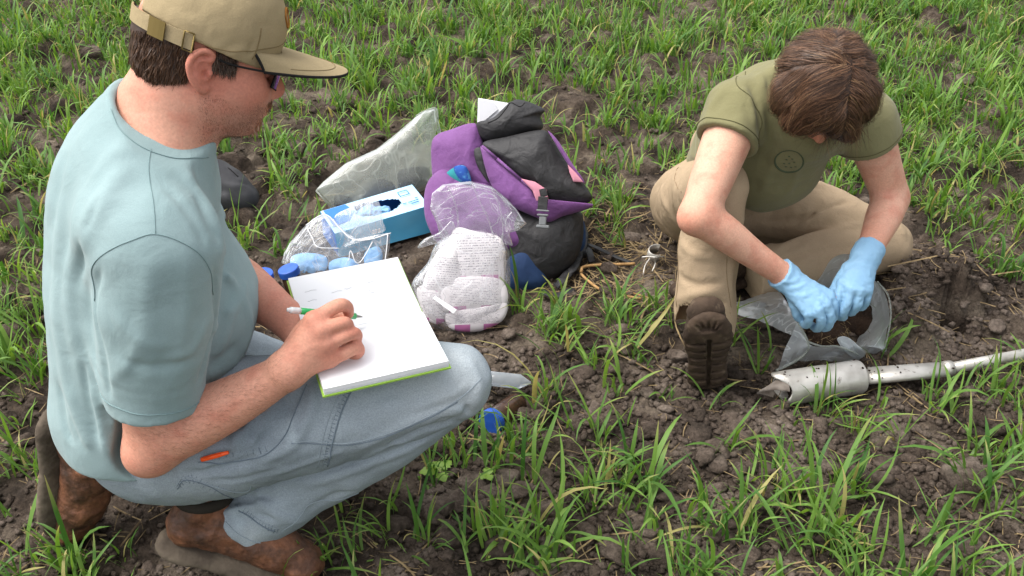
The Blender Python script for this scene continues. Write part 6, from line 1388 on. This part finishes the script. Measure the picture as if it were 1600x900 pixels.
def pack_mat():
    n = M_pack.node_tree.nodes; l = M_pack.node_tree.links; b = n['Principled BSDF']; b.inputs['Roughness'].default_value = .45
    tc = n.new('ShaderNodeTexCoord'); nz = n.new('ShaderNodeTexNoise'); nz.inputs['Scale'].default_value = 14; l.new(tc.outputs['UV'], nz.inputs['Vector'])
    sep = n.new('ShaderNodeSeparateXYZ'); l.new(tc.outputs['UV'], sep.inputs[0])
    def math_(op, a, bb, clamp=False):
        m = n.new('ShaderNodeMath'); m.operation = op; m.use_clamp = clamp
        for i, q in enumerate((a, bb)):
            if hasattr(q, 'links'): l.new(q, m.inputs[i])
            else: m.inputs[i].default_value = q
        return m.outputs[0]
    rows = math_('GREATER_THAN', math_('SINE', math_('MULTIPLY', sep.outputs['Y'], 150.0), 0), .35)
    n2 = n.new('ShaderNodeTexNoise'); n2.inputs['Scale'].default_value = 1; mp = n.new('ShaderNodeMapping'); mp.inputs['Scale'].default_value = (75, 24, 1); l.new(tc.outputs['UV'], mp.inputs[0]); l.new(mp.outputs[0], n2.inputs['Vector']); n2.inputs['Detail'].default_value = 1
    words = math_('GREATER_THAN', n2.outputs[0], .47); blk = math_('GREATER_THAN', nz.outputs[0], .42)
    ink = math_('MULTIPLY', math_('MULTIPLY', rows, words), blk)
    inside = math_('MULTIPLY', math_('MULTIPLY', math_('GREATER_THAN', sep.outputs['X'], .12), math_('LESS_THAN', sep.outputs['X'], .88)), math_('MULTIPLY', math_('GREATER_THAN', sep.outputs['Y'], .22), math_('LESS_THAN', sep.outputs['Y'], .92)))
    ink = math_('MULTIPLY', ink, inside)
    mx = n.new('ShaderNodeMix'); mx.data_type = 'RGBA'; l.new(math_('MULTIPLY', ink, .8), mx.inputs['Factor']); mx.inputs['A'].default_value = lin('#c9c3c5'); mx.inputs['B'].default_value = lin('#3f3848')
    band = math_('MULTIPLY', math_('LESS_THAN', sep.outputs['Y'], .20), math_('LESS_THAN', math_('ABSOLUTE', math_('SUBTRACT', math_('FRACT', math_('MULTIPLY', sep.outputs['X'], 2.0), 0), .5), 0), .27))
    m2 = n.new('ShaderNodeMix'); m2.data_type = 'RGBA'; l.new(band, m2.inputs['Factor']); l.new(mx.outputs['Result'], m2.inputs['A']); m2.inputs['B'].default_value = lin('#a5628f'); l.new(m2.outputs['Result'], b.inputs['Base Color'])
pack_mat()
def uv_planar(o, px, p0, n):
    """Lay the print flat over the packet: u across, v up the quad px (left-bottom, right-bottom, left-top)."""
    q = onplane(px, p0, n); a, b, c = q; me = o.data; uv = me.uv_layers.new(name='UVMap'); co = np.zeros(len(me.vertices)*3); me.vertices.foreach_get('co', co); co = co.reshape(-1, 3); M_ = np.stack([b-a, c-a], 1)
    s_ = np.linalg.lstsq(M_, (co-a).T, rcond=None)[0].T; li = np.zeros(len(me.loops), int); me.loops.foreach_get('vertex_index', li); uv.data.foreach_set('uv', s_[li].ravel().astype(np.float32))
for k, (px, dp, th, lab) in enumerate((([(712, 356), (738, 360), (784, 374), (790, 430), (778, 452), (700, 448), (690, 410), (700, 380)], -.012, .022, 'tallest white printed sample bag standing at the back of the full clear bag'),
        ([(684, 392), (712, 385), (722, 440), (716, 470), (664, 466), (660, 445)], -.022, .020, 'left white printed sample bag leaning inside the full clear bag'), ([(692, 440), (745, 432), (786, 440), (790, 478), (740, 492), (690, 486)], -.030, .018, 'white sample bag lying across the middle of the full clear bag'),
        ([(652, 450), (690, 450), (700, 480), (690, 506), (664, 496)], -.026, .016, 'small white sample bag in the lower left of the full clear bag'), ([(700, 482), (750, 476), (790, 470), (786, 500), (745, 518), (702, 512)], -.030, .017, 'lowest white sample bag in the full clear bag touching the grass'))):
    t = thing('sample_bag', onplane([px[0]], WP0, WN)[0], lab, 'bag', 'printed sample bags'); o = pillow('printed_film', px, WP0-WN*dp, WN, th, th, M_pack, t, crumple=.0045, cs_=.025, seed=70+k, segs=90, rings=14)
    xs = [p[0] for p in px]; ys = [p[1] for p in px]; x0, x1, y0, y1 = min(xs), max(xs), min(ys), max(ys); uv_planar(o, [(x0, y1), (x1, y1+(4 if k % 2 else -4)), (x0+2, y0)], WP0-WN*dp, WN)
q = onplane([(676, 466), (680, 462), (714, 484), (708, 490)], WP0+WN*.062, WN); lb = thing('label_strip', q[0], 'blank white label strip on the front of the full clear bag', 'label'); mesh_np('strip', np.vstack([q, q-WN*.0015]), [[0, 1, 2, 3], [7, 6, 5, 4], [0, 4, 5, 1], [1, 5, 6, 2], [2, 6, 7, 3], [3, 7, 4, 0]], M_paper, lb, smooth=False)

# ---------------------------------------------------------------- open soil bag under her hands
sg = thing('soil_sample_bag', G(1300, 530), 'open greyish plastic bag of dark soil under the gloved hands', 'bag')
g3 = lambda L_: np.array([G(x, y, z) for x, y, z in L_])
loft('wall', g3([(1352, 432, .15), (1371, 440, .155), (1387, 460, .15), (1392, 487, .13), (1389, 515, .10), (1382, 545, .055)]), g3([(1340, 462, .06), (1350, 478, .03), (1352, 495, .02), (1348, 515, .02), (1340, 532, .02), (1332, 545, .025)]), F_bag3, sg, crumple=.010, cs_=.035, seed=81, bulge=.012, bdir=(.5, .5, 0))
loft('wall', g3([(1246, 502, .10), (1262, 534, .075), (1284, 541, .07), (1307, 541, .07), (1326, 547, .06), (1352, 540, .05), (1378, 545, .05)]), g3([(1213, 578, .03), (1240, 567, .025), (1256, 562, .012), (1300, 564, .008), (1340, 564, .008), (1356, 556, .01), (1384, 546, .02)]), F_bag3, sg, crumple=.009, cs_=.03, seed=82, bulge=.012)
loft('wall', g3([(1147, 476, .035), (1180, 464, .05), (1215, 456, .075), (1228, 470, .08)]), g3([(1148, 492, .03), (1185, 502, .05), (1225, 520, .065), (1262, 536, .075)]), F_bag3, sg, crumple=.010, cs_=.035, seed=83, bulge=.01)
loft('wall', g3([(1228, 470, .08), (1250, 452, .10), (1275, 438, .12), (1300, 404, .19), (1330, 398, .20), (1352, 432, .15)]), g3([(1235, 492, .03), (1258, 478, .02), (1280, 470, .02), (1300, 465, .02), (1325, 462, .03), (1340, 462, .06)]), F_bag3, sg, crumple=.007, cs_=.04, seed=84, bulge=.01)
tube('rolled_rim', catmull(g3([(1246, 502, .10), (1262, 534, .077), (1260, 550, .05), (1240, 566, .03), (1213, 579, .03)]), 6), .0030, F_bag, sg, 6); tube('rolled_rim', catmull(g3([(1371, 440, .155), (1387, 460, .15), (1392, 487, .13), (1389, 515, .10), (1382, 545, .055)]), 6), .0018, F_bag, sg, 6)
tube('rolled_rim', catmull(g3([(1262, 534, .077), (1284, 541, .072), (1307, 541, .072), (1326, 547, .06), (1345, 556, .03)]), 6), .0022, F_bag, sg, 6)
pillow('folded_corner', [], (0, 0, 0), (-.1, -.5, .85), .014, .01, F_bag3, sg, world=g3([(1308, 530, .07), (1322, 526, .075), (1340, 540, .06), (1352, 552, .04), (1340, 562, .02), (1322, 550, .05)]), crumple=.004, cs_=.02, seed=85, segs=60, rings=8)
so = Vol(G(1290, 510)-V3(.19, .17, .03), G(1290, 510)+V3(.17, .19, .14), .005)
for k in range(26):
    r1 = np.random.default_rng(200+k); p = G(1295+r1.normal(0, 30), 506+r1.normal(0, 13), .026); so.ell(p, r1.uniform(.022, .045, 3)*V3(1, 1, .9), k=.01)
so.ell(G(1240, 484, .045), (.034, .03, .035), k=.01).ell(G(1232, 492, .03), (.03, .03, .03), k=.01).noise(.006, .014, 201).noise(.0035, .007, 202)
tag(so.obj('soil_heap', M_soild, None)[0], 'dark moist crumbly soil heaped inside the open sample bag', 'soil')
def in_soil(v, k):
    g_ = G(rnd.gauss(1300, 28), rnd.gauss(522, 10), .055); L = rnd.uniform(.01, .03); return (v*L)@rz(rnd.uniform(0, 6)).T+g_
sv, sf = scatter_vf(60, in_soil, SV) if 'SV' in globals() else (np.zeros((3, 3)), np.array([[0, 1, 2, 2]]))
tag(mesh_np('root_bits', sv, sf, MATS.get('straw', M_twig)), 'pale root bits on the soil in the open bag', 'straw', kind='stuff')

# ---------------------------------------------------------------- soil auger
au = thing('soil_auger', G(1340, 615), 'bright steel soil auger with muddy bucket end lying in the grass', 'auger')
def az(x, y, z): return G(x, y, z)
a0, a1, a2, a3 = az(1222, 607, .046), az(1346, 588, .046), az(1476, 577, .046), az(1640, 546, .046)
ax = nrm(a1-a0); R1 = .0375; u_ = nrm(np.cross(ax, (0, 0, 1))); w_ = np.cross(u_, ax)
V_, f = [], []; nA = 56; rowsA = []
for t, r in ((0, R1-.0035), (.0, R1), (.03, R1), (.5, R1), (.96, R1), (.985, R1*.93), (1.0, R1*.78), (1.01, .022)):
    for i in range(nA):
        a = 2*np.pi*i/nA; e_ = -.022*max(0, math.sin(a-.4))**3+.006*math.sin(3*a) if t < .02 else 0
        V_.append(a0+(a1-a0)*t+ax*e_*(1 if t < .02 else 0)+(u_*math.cos(a)+w_*math.sin(a))*r)
for k in range(7):
    for i in range(nA): b0_ = k*nA+i; b1_ = k*nA+(i+1) % nA; f.append([b0_, b1_, b1_+nA, b0_+nA])
inn = len(V_)
for t in (0, .25, .6):
    for i in range(nA):
        a = 2*np.pi*i/nA; e_ = -.022*max(0, math.sin(a-.4))**3+.006*math.sin(3*a) if t < .02 else 0; V_.append(a0+(a1-a0)*t+ax*e_+(u_*math.cos(a)+w_*math.sin(a))*(R1-.0035))
for k in range(2):
    for i in range(nA): b0_ = inn+k*nA+i; b1_ = inn+k*nA+(i+1) % nA; f.append([b0_+nA, b1_+nA, b1_, b0_])
mesh_np('bucket', V_, f, M_steelw, au)
mesh_np('soil_plug', *(lambda q: (q[0]+ax*.0, q[1]))(tube_vf([a0+ax*.022, a0+ax*.04, a0+ax*.09], [R1*.75, R1*.88, R1*.88], 20)), M_soild, au)
bit = []
for sg_ in (1, -1):
    rr = []
    for t in np.linspace(0, 1, 7):
        for s_ in np.linspace(-1, 1, 5):
            an = (1.1 if sg_ > 0 else 4.0)+s_*.55*(1-t*.8); rr.append(a0-ax*(.055*t)+(u_*math.cos(an)+w_*math.sin(an))*R1*(1-.8*t**1.3))
    rr = np.array(rr); ff_ = []
    for i in range(6):
        for j in range(4): k = i*5+j; ff_.append([k, k+5, k+6, k+1]); 
    nn_ = len(rr); rr2 = rr-(u_*0+w_*.0025); ff_ += [[q+nn_ for q in t][::-1] for t in ff_]; bit.append((np.vstack([rr, rr2]), ff_))
v, f = join_vf(bit); mesh_np('cutting_bit', v, f, mat('muddy_steel', '#3f3229', .7, .4, metal=.3, var='#8a8178', vscale=30), au)
tube('channel', np.array([a1-(a2-a1)*.02, a1+(a2-a1)*.5, a2]), [.0245, .0235, .0215], M_steelw, au, 20, flat=.55, up=(0, 0, 1)); tube('collar', [a2-(a2-a1)*.02, a2+(a3-a2)*.06], .0175, M_steelw, au, 16); tube('shaft', np.array([a2, (a2+a3)/2, a3]), .0125, M_steelw, au, 16)
mud = []
for k in range(34):
    r1 = np.random.default_rng(300+k); t = r1.random()**2.6*.6+(.52 if k % 2 else 0)*1; an = r1.uniform(.2, 2.9); rad = (R1 if t < .5 else .024)+.0005; base = a0+(a1-a0)*(t*1.9) if t < .5 else a1+(a2-a1)*((t-.5)*2); s_ = r1.uniform(.0010, .0040); v, f = crumb(k) if 'crumb' in globals() else box_vf((0, 0, 0), (1, 1, 1)); mud.append((v*s_+base+(u_*math.cos(an)+w_*math.sin(an))*rad*(1 if t < .5 else .8), f if isinstance(f, list) else f.tolist()))
v, f = join_vf(mud); o = mesh_np('mud_specks', v, f, M_soild, au, smooth=False); tag(o, kind='stuff')

# ---------------------------------------------------------------- small steel ring-top tool, dry stems, weed
mt = thing('steel_corer', G(1020, 405), 'small shiny steel sampling ring with wire handle beside the tan trouser leg', 'tool')
c = G(1024, 398, .03); R = basis((.9, .25, .0), (.1, -.35, .95)); V_, f = [], []
for k, (zz, rr) in enumerate(((-.022, .023), (.022, .023), (.022, .0205), (-.022, .0205))):
    for i in range(28): a = math.pi*1.25*i/27+.9; V_.append(c+R@V3(rr*math.cos(a), rr*math.sin(a)*.8, zz))
for k in range(4):
    for i in range(27): a, b = k*28+i, ((k+1) % 4)*28+i; f.append([a, a+1, b+1, b])
mesh_np('ring', V_, f, M_steelw, mt)
tube('wire', catmull(g3([(1003, 402, .04), (1012, 401, .045), (1025, 402, .05), (1037, 401, .04)]), 6), .0020, M_steelw, mt, 6); tube('wire', catmull(g3([(1016, 403, .045), (1008, 415, .03), (1005, 430, .015)]), 6), .0018, M_steelw, mt, 6); tube('wire', catmull(g3([(1022, 403, .045), (1024, 412, .03), (1019, 424, .018)]), 6), .0018, M_steelw, mt, 6)
for pts, r, lab in (([(908, 425), (912, 417), (935, 414), (965, 413), (992, 412)], .0040, 'long dry straw stem lying straight between backpack and seated person'), ([(908, 428), (918, 438), (938, 452), (965, 460), (1002, 467)], .0036, 'bent dry straw stem curving below the straight one near the backpack'), ([(935, 450), (960, 455), (985, 457), (1015, 466)], .0022, 'thin dry root lying beside the bent straw stem')):
    q = g3([(x, y, .028) for x, y in pts]); t = tube('dry_stem', catmull(q, 6), r, M_twig, None, 7); tag(t, lab, 'stem', 'dry stems beside the backpack')
M_weed = mat('yellow_green_leaf', '#6c8a32', .5, .35, var='#7c983e', vscale=30)
def leafy(px, py, label, size, seed):
    c = G(px, py, .01); c[2] = float(ground_z(c[0], c[1]))+.004; t = thing('weed', c, label, 'weed'); r1 = np.random.default_rng(seed)
    for k in range(4):
        a = r1.uniform(0, 6.28); L = size*r1.uniform(.7, 1.1); V_ = []; n_ = 10
        for i in range(n_+1):
            s_ = i/n_; wd = size*.34*math.sin(math.pi*min(1, s_*1.02))**.7*(1+.25*math.sin(s_*28)) if .02 < s_ < .99 else .0006; cx = L*s_; z = L*.55*s_-L*.5*s_*s_+.004
            for q in (-1, 0, 1): V_.append(c+rz(a)@V3(cx, q*wd, z-(.12*abs(q)*-wd)))
        f = [];
        for i in range(n_):
            for q in range(2): b = i*3+q; f.append([b, b+3, b+4, b+1])
        mesh_np('leaf', V_, f, M_weed, t)
leafy(686, 748, 'small yellow green broad leaved weed just below the shin of the man', .036, 1); leafy(762, 752, 'tiny pale leaved weed right of the other weed under the knee', .024, 2)
